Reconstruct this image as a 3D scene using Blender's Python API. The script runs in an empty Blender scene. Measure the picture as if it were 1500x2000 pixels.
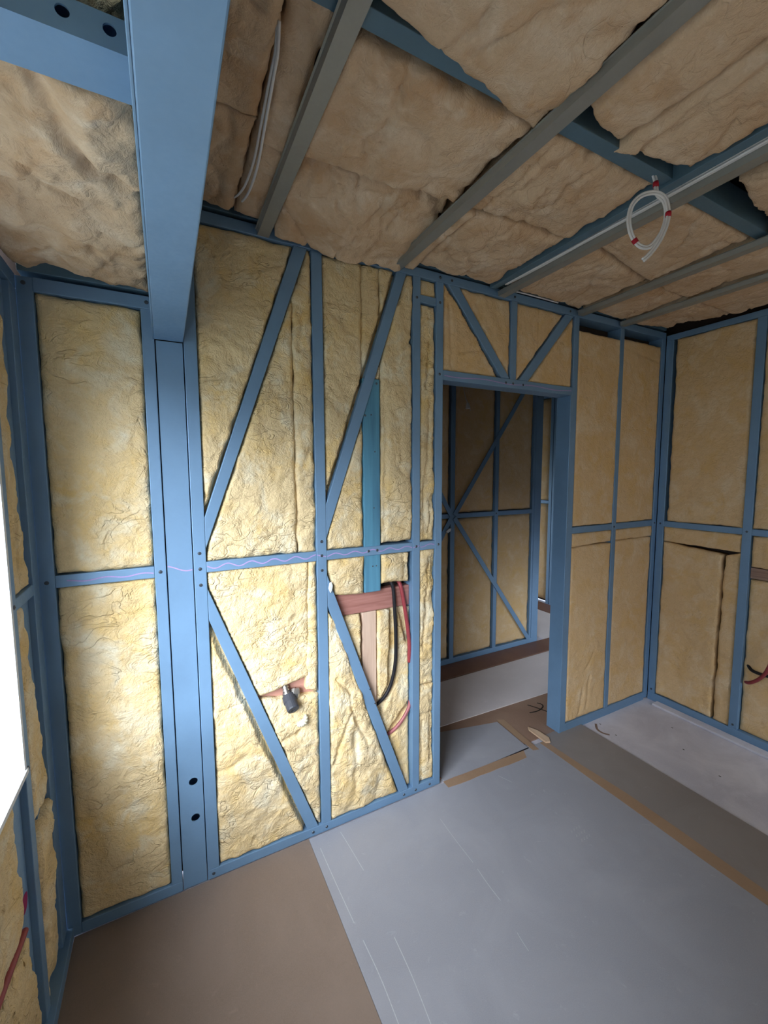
import bpy, bmesh, math, random
from mathutils import Vector, Matrix, noise

scene = bpy.context.scene
C = scene.collection
V = Vector

# ---------------------------------------------------------------- camera
cam_d = bpy.data.cameras.new('camera')
cam_d.sensor_fit = 'HORIZONTAL'
cam_d.sensor_width = 36.0
cam_d.lens = 36.0 * 815.55 / 1500.0
cam_d.clip_start = 0.02
cam = bpy.data.objects.new('camera', cam_d)
C.objects.link(cam)
yaw, pitch, roll = 0.481766, 0.0901287, -0.00448738
fw = V((math.sin(yaw) * math.cos(pitch), math.cos(yaw) * math.cos(pitch), -math.sin(pitch)))
rt = V((math.cos(yaw), -math.sin(yaw), 0))
up = rt.cross(fw)
r2 = rt * math.cos(roll) + up * math.sin(roll)
u2 = up * math.cos(roll) - rt * math.sin(roll)
mw = Matrix((r2, u2, -fw)).transposed().to_4x4()
mw.translation = V((0, 0, 1.6))
cam.matrix_world = mw
scene.camera = cam

# ---------------------------------------------------------------- sky, light, exposure
world = bpy.data.worlds.new('overcast_sky')
scene.world = world
world.use_nodes = True
wn = world.node_tree
bg = wn.nodes['Background']
bg.inputs['Color'].default_value = (0.80, 0.90, 1.0, 1)
bg.inputs['Strength'].default_value = 4.6

sun_l = bpy.data.lights.new('hazy_sun', 'SUN')
sun_l.energy = 20.0
sun_l.angle = math.radians(54)
sun_l.color = (0.90, 0.95, 1.0)
sun = bpy.data.objects.new('hazy_sun', sun_l)
sun.rotation_euler = V((0.62, 0.785, -0.62)).to_track_quat('-Z', 'Y').to_euler()
C.objects.link(sun)


def portal(name, loc, rot, sx, sy):
    l = bpy.data.lights.new(name, 'AREA')
    l.shape = 'RECTANGLE'
    l.size, l.size_y = sx, sy
    l.cycles.is_portal = True
    o = bpy.data.objects.new(name, l)
    o.location, o.rotation_euler = loc, rot
    C.objects.link(o)


portal('window_portal', (-0.50, 0.52, 1.43), (0, -math.pi / 2, 0), 1.3, 1.8)
portal('rear_portal', (2.4, -2.19, 1.35), (math.pi / 2, 0, 0), 1.0, 1.1)  # for the opening added behind the camera
portal('hall_portal', (3.65, 1.73, 0.37), (math.pi / 2, 0, 0), 1.0, 0.74)  # for the low opening added to light the hall
portal('far_portal', (3.6, 4.75, 0.8), (-math.pi / 2, 0, 0), 1.0, 1.6)  # for the unseen opening under the far header

scene.view_settings.view_transform = 'Standard'
scene.view_settings.look = 'None'
scene.view_settings.gamma = 1.0
scene.view_settings.use_curve_mapping = False
scene.view_settings.exposure = -0.08


# ---------------------------------------------------------------- materials
def new_mat(name):
    m = bpy.data.materials.new(name)
    m.use_nodes = True
    nt = m.node_tree
    return m, nt, nt.nodes['Principled BSDF']


def nd(nt, typ, **kw):
    n = nt.nodes.new(typ)
    for k, v in kw.items():
        setattr(n, k, v)
    return n


def mixc(nt, fac, a, b):
    n = nt.nodes.new('ShaderNodeMix')
    n.data_type = 'RGBA'
    for s, v in ((n.inputs[0], fac), (n.inputs[6], a), (n.inputs[7], b)):
        if hasattr(v, 'is_output'):
            nt.links.new(v, s)
        elif isinstance(v, (int, float)):
            s.default_value = v
        else:
            s.default_value = (*v, 1)
    return n.outputs[2]


def ramp(nt, src, lo, hi):
    n = nt.nodes.new('ShaderNodeMapRange')
    n.inputs[1].default_value, n.inputs[2].default_value = lo, hi
    nt.links.new(src, n.inputs[0])
    return n.outputs[0]


def noise_tex(nt, coord, scale, detail=4, rough=0.6, dist=0.0, stretch=None):
    if stretch:
        mp = nt.nodes.new('ShaderNodeMapping')
        mp.inputs['Scale'].default_value = stretch
        nt.links.new(coord, mp.inputs[0])
        coord = mp.outputs[0]
    n = nt.nodes.new('ShaderNodeTexNoise')
    n.inputs['Scale'].default_value = scale
    n.inputs['Detail'].default_value = detail
    n.inputs['Roughness'].default_value = rough
    n.inputs['Distortion'].default_value = dist
    nt.links.new(coord, n.inputs['Vector'])
    return n.outputs['Fac']


def bump(nt, bsdf, h, strength, dist):
    b = nt.nodes.new('ShaderNodeBump')
    b.inputs['Strength'].default_value = strength
    b.inputs['Distance'].default_value = dist
    nt.links.new(h, b.inputs['Height'])
    nt.links.new(b.outputs[0], bsdf.inputs['Normal'])


def world_pos(nt):
    return nt.nodes.new('ShaderNodeNewGeometry').outputs['Position']


def mat_wool(name, base, deep, pale, bstr=0.55):
    m, nt, b = new_mat(name)
    p = world_pos(nt)
    n1 = noise_tex(nt, p, 7, 3, 0.62, 0.4)
    n3 = noise_tex(nt, p, 60, 4, 0.7, 1.4)
    c = mixc(nt, ramp(nt, n1, 0.46, 0.70), base, deep)
    mp = nt.nodes.new('ShaderNodeVectorMath')
    mp.operation = 'ADD'
    mp.inputs[1].default_value = (7.3, 2.1, 4.4)
    nt.links.new(p, mp.inputs[0])
    n4 = noise_tex(nt, mp.outputs[0], 8, 3, 0.65, 0.5)
    c = mixc(nt, ramp(nt, n4, 0.50, 0.72), c, pale)
    hi = tuple(min(1, x * 1.12) for x in base)
    mul = nt.nodes.new('ShaderNodeMath')
    mul.operation = 'MULTIPLY'
    mul.inputs[1].default_value = 0.35
    nt.links.new(ramp(nt, n3, 0.35, 0.65), mul.inputs[0])
    c = mixc(nt, mul.outputs[0], c, tuple(x * 0.80 for x in base))
    nt.links.new(c, b.inputs['Base Color'])
    b.inputs['Roughness'].default_value = 0.95
    b.inputs['Specular IOR Level'].default_value = 0.1
    # felt relief: rough fibre plus sparse hairline creases
    def mth(op, a, b_=None):
        n = nt.nodes.new('ShaderNodeMath')
        n.operation = op
        for k, v in enumerate((a, b_)):
            if v is None:
                continue
            if isinstance(v, (int, float)):
                n.inputs[k].default_value = v
            else:
                nt.links.new(v, n.inputs[k])
        return n.outputs[0]
    felt = noise_tex(nt, p, 17, 5, 0.72, 0.5)
    fine = noise_tex(nt, p, 75, 2, 0.7, 0.3)
    cr = noise_tex(nt, p, 10, 2, 0.55, 0.9, (1.0, 1.0, 1.7))
    crack = ramp(nt, mth('ABSOLUTE', mth('SUBTRACT', cr, 0.5)), 0.0, 0.022)
    gate = ramp(nt, noise_tex(nt, mp.outputs[0], 5, 1, 0.6, 0.0), 0.60, 0.44)
    crack = mth('MAXIMUM', crack, gate)
    h = mth('ADD', felt, mth('MULTIPLY', fine, 0.22))
    h = mth('ADD', h, mth('MULTIPLY', crack, 0.20))
    bump(nt, b, h, bstr, 0.022)
    return m


def mat_steel(name, col, rough=0.42, metallic=0.25):
    m, nt, b = new_mat(name)
    p = world_pos(nt)
    n = noise_tex(nt, p, 5, 4, 0.6)
    f = noise_tex(nt, p, 90, 3, 0.6)
    c = mixc(nt, ramp(nt, n, 0.3, 0.75), col, tuple(x * 0.86 for x in col))
    nt.links.new(c, b.inputs['Base Color'])
    b.inputs['Metallic'].default_value = metallic
    nt.links.new(ramp(nt, f, -1.2, 2.2), b.inputs['Roughness'])
    b.inputs['Roughness'].default_value = rough
    bump(nt, b, f, 0.05, 0.002)
    return m


def mat_plain(name, col, rough=0.6, metallic=0.0, nscale=30, var=0.15, bstr=0.1, spec=0.3):
    m, nt, b = new_mat(name)
    p = world_pos(nt)
    n = noise_tex(nt, p, nscale, 5, 0.6)
    c = mixc(nt, ramp(nt, n, 0.3, 0.7), col, tuple(x * (1 - var) for x in col))
    nt.links.new(c, b.inputs['Base Color'])
    b.inputs['Roughness'].default_value = rough
    b.inputs['Metallic'].default_value = metallic
    b.inputs['Specular IOR Level'].default_value = spec
    bump(nt, b, n, bstr, 0.004)
    return m


def mat_wood(name, col, dark, axis, scale=40, rough=0.75):
    m, nt, b = new_mat(name)
    p = world_pos(nt)
    st = [1.0, 1.0, 1.0]
    st[axis] = 0.06
    n = noise_tex(nt, p, scale, 5, 0.6, 0.3, tuple(st))
    c = mixc(nt, ramp(nt, n, 0.38, 0.66), col, dark)
    nt.links.new(c, b.inputs['Base Color'])
    b.inputs['Roughness'].default_value = rough
    b.inputs['Specular IOR Level'].default_value = 0.2
    bump(nt, b, n, 0.3, 0.004)
    return m


def mat_board(name, col, speck, sheen_rough=0.6, patch=None, grid=False):
    """flat floor sheet: fine speckle, soft scuffs"""
    m, nt, b = new_mat(name)
    p = world_pos(nt)
    a = noise_tex(nt, p, 320, 3, 0.7)
    s = noise_tex(nt, p, 3.2, 6, 0.62, 0.8)
    d = noise_tex(nt, p, 22, 6, 0.7, 0.5)
    c = mixc(nt, ramp(nt, a, 0.30, 0.72), col, speck)
    c = mixc(nt, ramp(nt, s, 0.42, 0.85), c, patch or tuple(min(1, x * 1.16) for x in col))
    c = mixc(nt, ramp(nt, d, 0.62, 0.95), c, tuple(min(1, x * 1.45) for x in col))
    nt.links.new(c, b.inputs['Base Color'])
    b.inputs['Roughness'].default_value = sheen_rough
    b.inputs['Specular IOR Level'].default_value = 0.3
    bump(nt, b, a, 0.12, 0.001)
    return m


WOOL = mat_wool('glass_wool', (0.75, 0.595, 0.355), (0.76, 0.545, 0.235), (0.80, 0.75, 0.59), 0.8)
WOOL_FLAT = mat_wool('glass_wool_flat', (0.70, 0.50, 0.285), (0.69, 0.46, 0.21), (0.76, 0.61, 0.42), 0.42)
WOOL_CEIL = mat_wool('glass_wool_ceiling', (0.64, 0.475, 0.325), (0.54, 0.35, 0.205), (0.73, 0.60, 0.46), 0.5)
BLUE = mat_steel('blue_steel', (0.170, 0.305, 0.490))
BLUE_SHADED = mat_steel('blue_steel_shaded', (0.105, 0.195, 0.275))  # same blue steel, with the shade up at the ceiling put into the colour
GALV = mat_steel('galvanised_steel', (0.36, 0.37, 0.35), 0.45, 0.55)
SCREW = mat_plain('screw_metal', (0.10, 0.12, 0.15), 0.35, 0.7, 80, 0.1, 0.0)
DARK = mat_plain('dark_light_block', (0.045, 0.030, 0.026), 0.9, 0, 8, 0.3)  # dark gaps between batts put into the colour of light-blocking sheets
ROOF = mat_plain('dark_roof_wrap', (0.05, 0.06, 0.075), 0.8, 0, 8, 0.3)
PAINTW = mat_plain('white_paint', (0.70, 0.74, 0.78), 0.5, 0, 10, 0.03, 0.02)
PLASTER = mat_plain('grey_plaster', (0.45, 0.42, 0.38), 0.8, 0, 6, 0.15)
BLUEWOOD = mat_wood('blue_treated_timber', (0.10, 0.28, 0.42), (0.07, 0.19, 0.30), 2, 30)
PINKWOOD = mat_wood('red_brown_timber', (0.40, 0.19, 0.165), (0.29, 0.125, 0.105), 0, 70)
PINKFLAT = mat_wood('pink_plywood', (0.50, 0.27, 0.22), (0.42, 0.22, 0.18), 0, 30)
PINE = mat_wood('raw_pine', (0.66, 0.50, 0.40), (0.50, 0.36, 0.28), 2, 36)
GREYWOOD = mat_wood('aged_timber', (0.33, 0.22, 0.17), (0.22, 0.14, 0.11), 1, 60)
BLACKRUB = mat_plain('black_plastic', (0.012, 0.012, 0.016), 0.45, 0, 40, 0.1, 0.0)
REDPIPE = mat_plain('red_plastic', (0.29, 0.05, 0.06), 0.4, 0, 40, 0.15, 0.0)
PINKPIPE = mat_plain('pink_red_plastic', (0.36, 0.12, 0.13), 0.35, 0, 40, 0.15, 0.0)
WHITECABLE = mat_plain('white_cable', (0.74, 0.74, 0.76), 0.45, 0, 60, 0.06, 0.0)
REDTAPE = mat_plain('red_tape', (0.42, 0.012, 0.03), 0.5, 0, 60, 0.1, 0.0)
NICKEL = mat_plain('nickel', (0.50, 0.49, 0.48), 0.3, 0.9, 60, 0.2, 0.0)
CHARCOAL = mat_plain('charcoal_plastic', (0.045, 0.050, 0.065), 0.5, 0, 60, 0.15, 0.0)
CRAYON = mat_plain('violet_crayon', (0.42, 0.32, 0.64), 0.7, 0, 200, 0.2, 0.0)
MAGENTA = mat_plain('magenta_paint', (0.27, 0.005, 0.09), 0.6, 0, 80, 0.2, 0.0)
INK = mat_plain('black_marker', (0.012, 0.012, 0.012), 0.7, 0, 80, 0.1, 0.0)
CHALK = mat_plain('pale_score', (0.50, 0.52, 0.56), 0.8, 0, 120, 0.2, 0.0)
TAPE = mat_board('brown_packing_tape', (0.335, 0.225, 0.150), (0.29, 0.185, 0.12), 0.4, (0.37, 0.26, 0.18))
SHEETG = mat_board('grey_floor_sheet', (0.312, 0.322, 0.370), (0.268, 0.277, 0.320), 0.55, (0.342, 0.352, 0.400))
SHEETD = mat_board('dark_grey_floor_sheet', (0.255, 0.235, 0.235), (0.22, 0.20, 0.20), 0.55, (0.28, 0.26, 0.26))
SHEETW = mat_board('pale_floor_sheet', (0.70, 0.66, 0.69), (0.64, 0.60, 0.63), 0.6, (0.74, 0.70, 0.73))
SHEETB = mat_board('brown_floor_sheet', (0.235, 0.178, 0.146), (0.20, 0.15, 0.12), 0.6, (0.255, 0.195, 0.162))
CHIPB = mat_board('particle_board', (0.30, 0.195, 0.145), (0.24, 0.150, 0.11), 0.65, (0.33, 0.225, 0.17))
BROWNSTRIP = mat_board('red_brown_floor', (0.20, 0.105, 0.078), (0.16, 0.08, 0.06), 0.5, (0.23, 0.125, 0.09))
CONC = mat_board('concrete', (0.56, 0.56, 0.65), (0.45, 0.45, 0.53), 0.8, (0.72, 0.72, 0.80))

gm, gnt, gb = new_mat('window_glass')
gnt.nodes.remove(gb)
tr = gnt.nodes.new('ShaderNodeBsdfTransparent')
gl = gnt.nodes.new('ShaderNodeBsdfGlossy')
gl.inputs['Roughness'].default_value = 0.02
mx = gnt.nodes.new('ShaderNodeMixShader')
mx.inputs[0].default_value = 0.06
gnt.links.new(tr.outputs[0], mx.inputs[1])
gnt.links.new(gl.outputs[0], mx.inputs[2])
gnt.links.new(mx.outputs[0], gnt.nodes['Material Output'].inputs[0])
GLASS = gm


# ---------------------------------------------------------------- helpers
def tag(o, label, cat=None, group=None, kind=None):
    o['label'] = label
    if cat:
        o['category'] = cat
    if group:
        o['group'] = group
    if kind:
        o['kind'] = kind
    return o


def empty(name, loc, label, cat, group=None, kind=None):
    o = bpy.data.objects.new(name, None)
    o.empty_display_size = 0.1
    o.location = loc
    C.objects.link(o)
    return tag(o, label, cat, group, kind)


def wloc(o):
    l = V(o.location)
    while o.parent:
        o = o.parent
        l += V(o.location)
    return l


def link(name, me, ctr, mat, parent=None):
    o = bpy.data.objects.new(name, me)
    if mat:
        me.materials.append(mat)
    if parent:
        o.parent = parent
        o.location = V(ctr) - wloc(parent)
    else:
        o.location = ctr
    C.objects.link(o)
    return o


def mesh_obj(name, verts, faces, mat, parent=None, smooth=False):
    xs = [v[0] for v in verts]; ys = [v[1] for v in verts]; zs = [v[2] for v in verts]
    c = V(((min(xs) + max(xs)) / 2, (min(ys) + max(ys)) / 2, min(zs)))
    me = bpy.data.meshes.new(name)
    me.from_pydata([V(v) - c for v in verts], [], faces)
    bm = bmesh.new(); bm.from_mesh(me)
    bmesh.ops.recalc_face_normals(bm, faces=bm.faces)
    bm.to_mesh(me); bm.free()
    if smooth:
        me.shade_smooth()
    return link(name, me, c, mat, parent)


def bm_obj(name, bm, mat, parent=None, smooth=False):
    xs = [v.co.x for v in bm.verts]; ys = [v.co.y for v in bm.verts]; zs = [v.co.z for v in bm.verts]
    c = V(((min(xs) + max(xs)) / 2, (min(ys) + max(ys)) / 2, min(zs)))
    bmesh.ops.translate(bm, verts=bm.verts, vec=-c)
    bmesh.ops.recalc_face_normals(bm, faces=bm.faces)
    me = bpy.data.meshes.new(name)
    bm.to_mesh(me); bm.free()
    if smooth:
        me.shade_smooth()
    return link(name, me, c, mat, parent)


def box(name, x0, x1, y0, y1, z0, z1, mat, parent=None, bev=0.0):
    bm = bmesh.new()
    bmesh.ops.create_cube(bm, size=1)
    for v in bm.verts:
        v.co = V((x0 + (v.co.x + .5) * (x1 - x0), y0 + (v.co.y + .5) * (y1 - y0), z0 + (v.co.z + .5) * (z1 - z0)))
    if bev:
        bmesh.ops.bevel(bm, geom=bm.edges[:], offset=bev, segments=2, profile=0.5, affect='EDGES')
    return bm_obj(name, bm, mat, parent)


def prism(name, pts, axis, a0, a1, mat, parent=None, bev=0.0):
    """polygon pts in the plane across `axis` pushed from a0 to a1"""
    def mk(p, a):
        q = [p[0], p[1]]
        q.insert(axis, a)
        return V(q)
    bm = bmesh.new()
    A = [bm.verts.new(mk(p, a0)) for p in pts]
    B = [bm.verts.new(mk(p, a1)) for p in pts]
    n = len(pts)
    bm.faces.new(A); bm.faces.new(B[::-1])
    for i in range(n):
        bm.faces.new((A[i], A[(i + 1) % n], B[(i + 1) % n], B[i]))
    if bev:
        bmesh.ops.recalc_face_normals(bm, faces=bm.faces)
        bmesh.ops.bevel(bm, geom=bm.edges[:], offset=bev, segments=2, profile=0.5, affect='EDGES')
    return bm_obj(name, bm, mat, parent)


def catmull(pts, n=8):
    P = [V(p) for p in pts]
    out = []
    for i in range(len(P) - 1):
        a, b, c, d = P[max(i - 1, 0)], P[i], P[i + 1], P[min(i + 2, len(P) - 1)]
        for k in range(n):
            t = k / n
            out.append(0.5 * ((2 * b) + (c - a) * t + (2 * a - 5 * b + 4 * c - d) * t * t + (3 * b - a - 3 * c + d) * t ** 3))
    out.append(P[-1])
    return out


def tube(name, pts, rad, mat, parent=None, seg=10, n=8, smooth_path=True):
    P = catmull(pts, n) if smooth_path else [V(p) for p in pts]
    rads = rad if isinstance(rad, (list, tuple)) else [rad] * len(P)
    verts, faces = [], []
    nrm = None
    for i, p in enumerate(P):
        t = (P[min(i + 1, len(P) - 1)] - P[max(i - 1, 0)]).normalized()
        if nrm is None:
            nrm = t.orthogonal().normalized()
        nrm = (nrm - t * nrm.dot(t)).normalized()
        b = t.cross(nrm)
        for k in range(seg):
            a = 2 * math.pi * k / seg
            verts.append(p + (nrm * math.cos(a) + b * math.sin(a)) * rads[i])
    for i in range(len(P) - 1):
        for k in range(seg):
            faces.append((i * seg + k, i * seg + (k + 1) % seg, (i + 1) * seg + (k + 1) % seg, (i + 1) * seg + k))
    faces.append(tuple(range(seg)))
    faces.append(tuple(range((len(P) - 1) * seg, len(P) * seg)))
    return mesh_obj(name, verts, faces, mat, parent, True)


def ribbon(name, pts, width, normal, mat, parent, n=6, thick=0.0006):
    """a thin drawn or scored line lying on a surface"""
    P = catmull(pts, n)
    N = V(normal)
    verts, faces = [], []
    for i, p in enumerate(P):
        t = (P[min(i + 1, len(P) - 1)] - P[max(i - 1, 0)]).normalized()
        s = t.cross(N).normalized() * width * 0.5
        verts += [p - s + N * thick, p + s + N * thick, p + s - N * 0.0002, p - s - N * 0.0002]
    for i in range(len(P) - 1):
        for k in range(4):
            faces.append((i * 4 + k, i * 4 + (k + 1) % 4, i * 4 + 4 + (k + 1) % 4, i * 4 + 4 + k))
    faces += [(0, 1, 2, 3), tuple(len(verts) - 4 + k for k in range(4))]
    return mesh_obj(name, verts, faces, mat, parent)


SCREW_ME = None


def screw(pos, normal, parent, r=0.0065):
    """pan-head screw: shared mesh, turned to face `normal`"""
    global SCREW_ME
    if SCREW_ME is None:
        bm = bmesh.new()
        prof = [(1.0, 0.0), (1.0, 0.12), (0.8, 0.34), (0.42, 0.42), (0.36, 0.16)]
        rings = []
        for rr, h in prof:
            rings.append([bm.verts.new((rr * math.cos(a * math.pi / 5), rr * math.sin(a * math.pi / 5), h)) for a in range(10)])
        for a, b in zip(rings, rings[1:]):
            for k in range(10):
                bm.faces.new((a[k], a[(k + 1) % 10], b[(k + 1) % 10], b[k]))
        bm.faces.new(rings[-1]); bm.faces.new(rings[0][::-1])
        bmesh.ops.recalc_face_normals(bm, faces=bm.faces)
        SCREW_ME = bpy.data.meshes.new('screw')
        bm.to_mesh(SCREW_ME); bm.free()
        SCREW_ME.materials.append(SCREW)
    o = bpy.data.objects.new('screw', SCREW_ME)
    o.parent = parent
    o.location = V(pos) - wloc(parent)
    o.rotation_euler = V(normal).to_track_quat('Z', 'Y').to_euler()
    o.scale = (r, r, r)
    C.objects.link(o)
    return o


def seg_dist(px, py, a):
    x0, y0, x1, y1 = a[:4]
    dx, dy = x1 - x0, y1 - y0
    t = max(0, min(1, ((px - x0) * dx + (py - y0) * dy) / (dx * dx + dy * dy + 1e-12)))
    return math.hypot(px - x0 - t * dx, py - y0 - t * dy), t


def sstep(a, b, x):
    t = max(0, min(1, (x - a) / (b - a)))
    return t * t * (3 - 2 * t)


PLANES = {
    'back': (V((0, 1.67, 0)), V((1, 0, 0)), V((0, 0, 1)), V((0, -1, 0))),
    'right': (V((3.0, 0, 0)), V((0, 1, 0)), V((0, 0, 1)), V((-1, 0, 0))),
    'left': (V((-0.37, 0, 0)), V((0, 1, 0)), V((0, 0, 1)), V((1, 0, 0))),
    'hall': (V((0, 2.76, 0)), V((1, 0, 0)), V((0, 0, 1)), V((0, -1, 0))),
    'far': (V((4.1, 0, 0)), V((0, 1, 0)), V((0, 0, 1)), V((-1, 0, 0))),
    'ceil': (V((0, 0, 2.508)), V((1, 0, 0)), V((0, 1, 0)), V((0, 0, -1))),
    'low': (V((0, 0, 2.205)), V((1, 0, 0)), V((0, 1, 0)), V((0, 0, -1))),
}
nb = [0]


def batt(label, plane, quad, off=-0.004, thick=0.075, amp=0.0055, step=0.008, rag=0.004, round_w=0.014,
         round_d=0.010, grooves=(), creases=(), bulge=0.0, shape=None, mat=None, group=None, wrinkle=0.0042, freq=11, fold=0.0):
    """one glass wool batt: a pillow of real relief on a plane. quad = u0,u1,v0,v1 or four corners BL BR TR TL"""
    O, U, W, N = PLANES[plane]
    if not isinstance(quad[0], (tuple, list)):
        a, b, c, d = quad
        quad = ((a, c), (b, c), (b, d), (a, d))
    BL, BR, TR, TL = [V((q[0], q[1], 0)) for q in quad]
    nb[0] += 1
    sd = V((nb[0] * 3.71, nb[0] * 1.37, nb[0] * 7.77))
    lw = max((BR - BL).length, (TR - TL).length)
    lh = max((TL - BL).length, (TR - BR).length)
    nu = max(4, int(lw / step)); nv = max(4, int(lh / step))
    verts, faces = [], []
    for j in range(nv + 1):
        t = j / nv
        for i in range(nu + 1):
            s = i / nu
            q = (BL * (1 - s) + BR * s) * (1 - t) + (TL * (1 - s) + TR * s) * t
            u, v = q.x, q.y
            p3 = V((u, v, 0)) + sd
            du = rag * noise.fractal(p3 * 16, 1.0, 2.0, 3)
            dv = rag * noise.fractal(p3 * 16 + V((31, 7, 2)), 1.0, 2.0, 3)
            wl = ((1 - s) * ((TL - BL).length) + s * (TR - BR).length)
            hl = ((1 - t) * (BR - BL).length + t * (TR - TL).length)
            d = min(s * hl, (1 - s) * hl, t * wl, (1 - t) * wl)
            n = off
            n += amp * noise.fractal(p3 * freq, 0.75, 2.0, 5) * 1.25
            f1 = noise.noise(V((u * 9 + 1.5 * noise.noise(p3 * 5), v * 24 + 2.0 * noise.noise(p3 * 7 + V((9, 9, 9))), 0)) + sd)
            msk = sstep(-0.45, 0.30, noise.noise(p3 * 4.3 + V((2, 8, 1))))
            n += amp * 0.9 * noise.noise(p3 * 4.7 + V((5, 1, 9)))
            n -= wrinkle * msk * (1 - min(1, abs(f1) * 4.5)) ** 2
            f2 = noise.noise(V((u * 30 + 2 * noise.noise(p3 * 8), v * 17 + 2.2 * noise.noise(p3 * 11), 5)) + sd)
            n -= 0.6 * wrinkle * msk * (1 - min(1, abs(f2) * 4)) ** 2
            if fold:
                f3 = noise.noise(V((u * 5.5 + 0.7 * noise.noise(p3 * 6), v * 3.2 + 0.7 * noise.noise(p3 * 6 + V((4, 4, 4))), 2)) + sd)
                n -= fold * (1 - min(1, abs(f3) * 9)) ** 1.5
                n += fold * 0.9 * noise.noise(p3 * 3.1)
            n += bulge * math.sin(math.pi * s) * math.sin(math.pi * t)
            if shape:
                n += shape(u, v, s, t)
            if d < round_w:
                n -= round_d * (1 - d / round_w) ** 2
            for c in creases:
                dd, tt = seg_dist(u + 0.008 * noise.noise(p3 * 14), v + 0.008 * noise.noise(p3 * 14 + V((3, 3, 3))), c)
                hw, dep = c[4], c[5]
                if dd < 3 * hw:
                    n -= dep * math.exp(-(dd / hw) ** 2)
            for g in grooves:
                dd, tt = seg_dist(u, v, g)
                edge = 0.006 * noise.noise(p3 * 20)
                w = 1 - sstep(g[4] + 0.001 + edge * 0.4, g[4] + 0.012 + edge, dd)
                if w > 0:
                    n = n * (1 - w) + w * (-g[5])
            verts.append(O + U * (u + du) + W * (v + dv) + N * n)
    front = len(verts)
    idx = lambda i, j: j * (nu + 1) + i
    for j in range(nv):
        for i in range(nu):
            faces.append((idx(i, j), idx(i + 1, j), idx(i + 1, j + 1), idx(i, j + 1)))
    ring = [idx(i, 0) for i in range(nu)] + [idx(nu, j) for j in range(nv)] + \
           [idx(i, nv) for i in range(nu, 0, -1)] + [idx(0, j) for j in range(nv, 0, -1)]
    base = len(verts)
    for k in ring:
        p = V(verts[k])
        dn = (p - O).dot(N)
        verts.append(p - N * (dn + thick))
    m = len(ring)
    for k in range(m):
        faces.append((ring[k], ring[(k + 1) % m], base + (k + 1) % m, base + k))
    faces.append(tuple(base + k for k in range(m)))
    o = mesh_obj('insulation_batt', verts, faces, mat or WOOL, None, True)
    return tag(o, label, 'insulation', group)


# ================================================================ STRUCTURE: floor
floor = empty('floor', (1.5, 0, -0.012), 'concrete slab floor left bare along the right wall', 'floor', kind='structure')
box('concrete_slab', -0.62, 5.2, -2.4, 5.0, -0.15, -0.012, CONC, floor)
GROUND = mat_plain('outdoor_ground', (0.30, 0.31, 0.27), 0.9, 0, 2, 0.3)
tag(box('ground', -40, 40, -40, 40, -0.60, -0.45, GROUND), 'bare ground outside the house', 'ground', kind='structure')
box('slab_edge_mortar', 2.935, 2.998, -1.5, 1.60, -0.012, 0.004, CONC, floor, 0.004)
ribbon('curved_mark', [(2.395, 1.640, -0.0118), (2.352, 1.60, -0.0118), (2.345, 1.56, -0.0118), (2.365, 1.525, -0.0118)],
       0.014, (0, 0, 1), mat_plain('rust_mark', (0.22, 0.15, 0.12), .8), floor)
random.seed(4)
for x, y in ((2.40, 1.50), (2.62, 1.23), (2.78, 1.38), (2.55, 1.02), (2.42, 1.62)):
    pts = [(x + random.uniform(-.004, .004), y + k * 0.005, -0.0118) for k in range(3)]
    ribbon('dirt_speck', pts, 0.005, (0, 0, 1), INK, floor, 2)

# ================================================================ STRUCTURE: back wall frame
FY = 1.67
wb = empty('wall_back', (1.3, 1.67, 0), 'blue steel stud wall frame with diagonal braces and a door opening', 'wall', kind='structure')
box('light_block_sheet', -0.45, 1.19, 1.762, 1.768, 0, 2.72, DARK, wb)  # backing sheets added behind the frames to block light
box('light_block_sheet', 2.10, 3.10, 1.762, 1.768, 0, 2.72, DARK, wb)
box('light_block_sheet', 1.19, 2.10, 1.762, 1.768, 2.05, 2.72, DARK, wb)


def stud(x0, x1, z0, z1, name='stud', y0=FY, y1=FY + 0.09, par=None, mat=BLUE):
    return box(name, x0, x1, y0, y1, z0, z1, mat, par or wb, 0.0022)


s_corner = stud(-0.372, -0.330, 0.0, 2.20)
s_pl = stud(-0.047, -0.010, 0.04, 2.16)
s_pr = stud(0.080, 0.123, 0.04, 2.485)
s_b = stud(0.553, 0.597, 0.04, 2.486)
s_c = stud(1.026, 1.066, 0.04, 2.486)
s_dl = stud(1.153, 1.193, 0.0, 2.486)
s_dr = stud(2.100, 2.140, 0.0, 2.486)
s_hd = stud(1.620, 1.660, 2.092, 2.486)
s_r = stud(2.518, 2.556, 0.045, 2.486)
s_rc = stud(2.957, 2.998, 0.0, 2.486)
tp_low = stud(-0.330, -0.010, 2.160, 2.202, 'top_plate')
tp = stud(0.080, 2.998, 2.486, 2.526, 'top_plate')
bp1 = stud(-0.330, -0.010, 0.0, 0.040, 'bottom_plate')
bp2 = stud(0.080, 1.153, 0.0, 0.040, 'bottom_plate')
bp3 = stud(2.140, 2.957, -0.012, 0.045, 'bottom_plate')
ng = []
for a, b in ((-0.330, -0.047), (0.123, 0.553), (0.597, 1.026), (1.066, 1.153)):
    ng.append(stud(a, b, 1.236, 1.277, 'noggin', FY + 0.001))
for a, b in ((2.140, 2.518), (2.556, 2.957)):
    ng.append(stud(a, b, 1.240, 1.279, 'noggin', FY + 0.001))
lin = stud(1.193, 2.100, 2.046, 2.092, 'lintel')
blk = stud(1.066, 1.153, 2.378, 2.412, 'blocking', FY + 0.002)
stud(2.085, 2.0995, 0.0, 2.046, 'door_jamb_channel', FY - 0.002, FY + 0.095, mat=BLUE)
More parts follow.
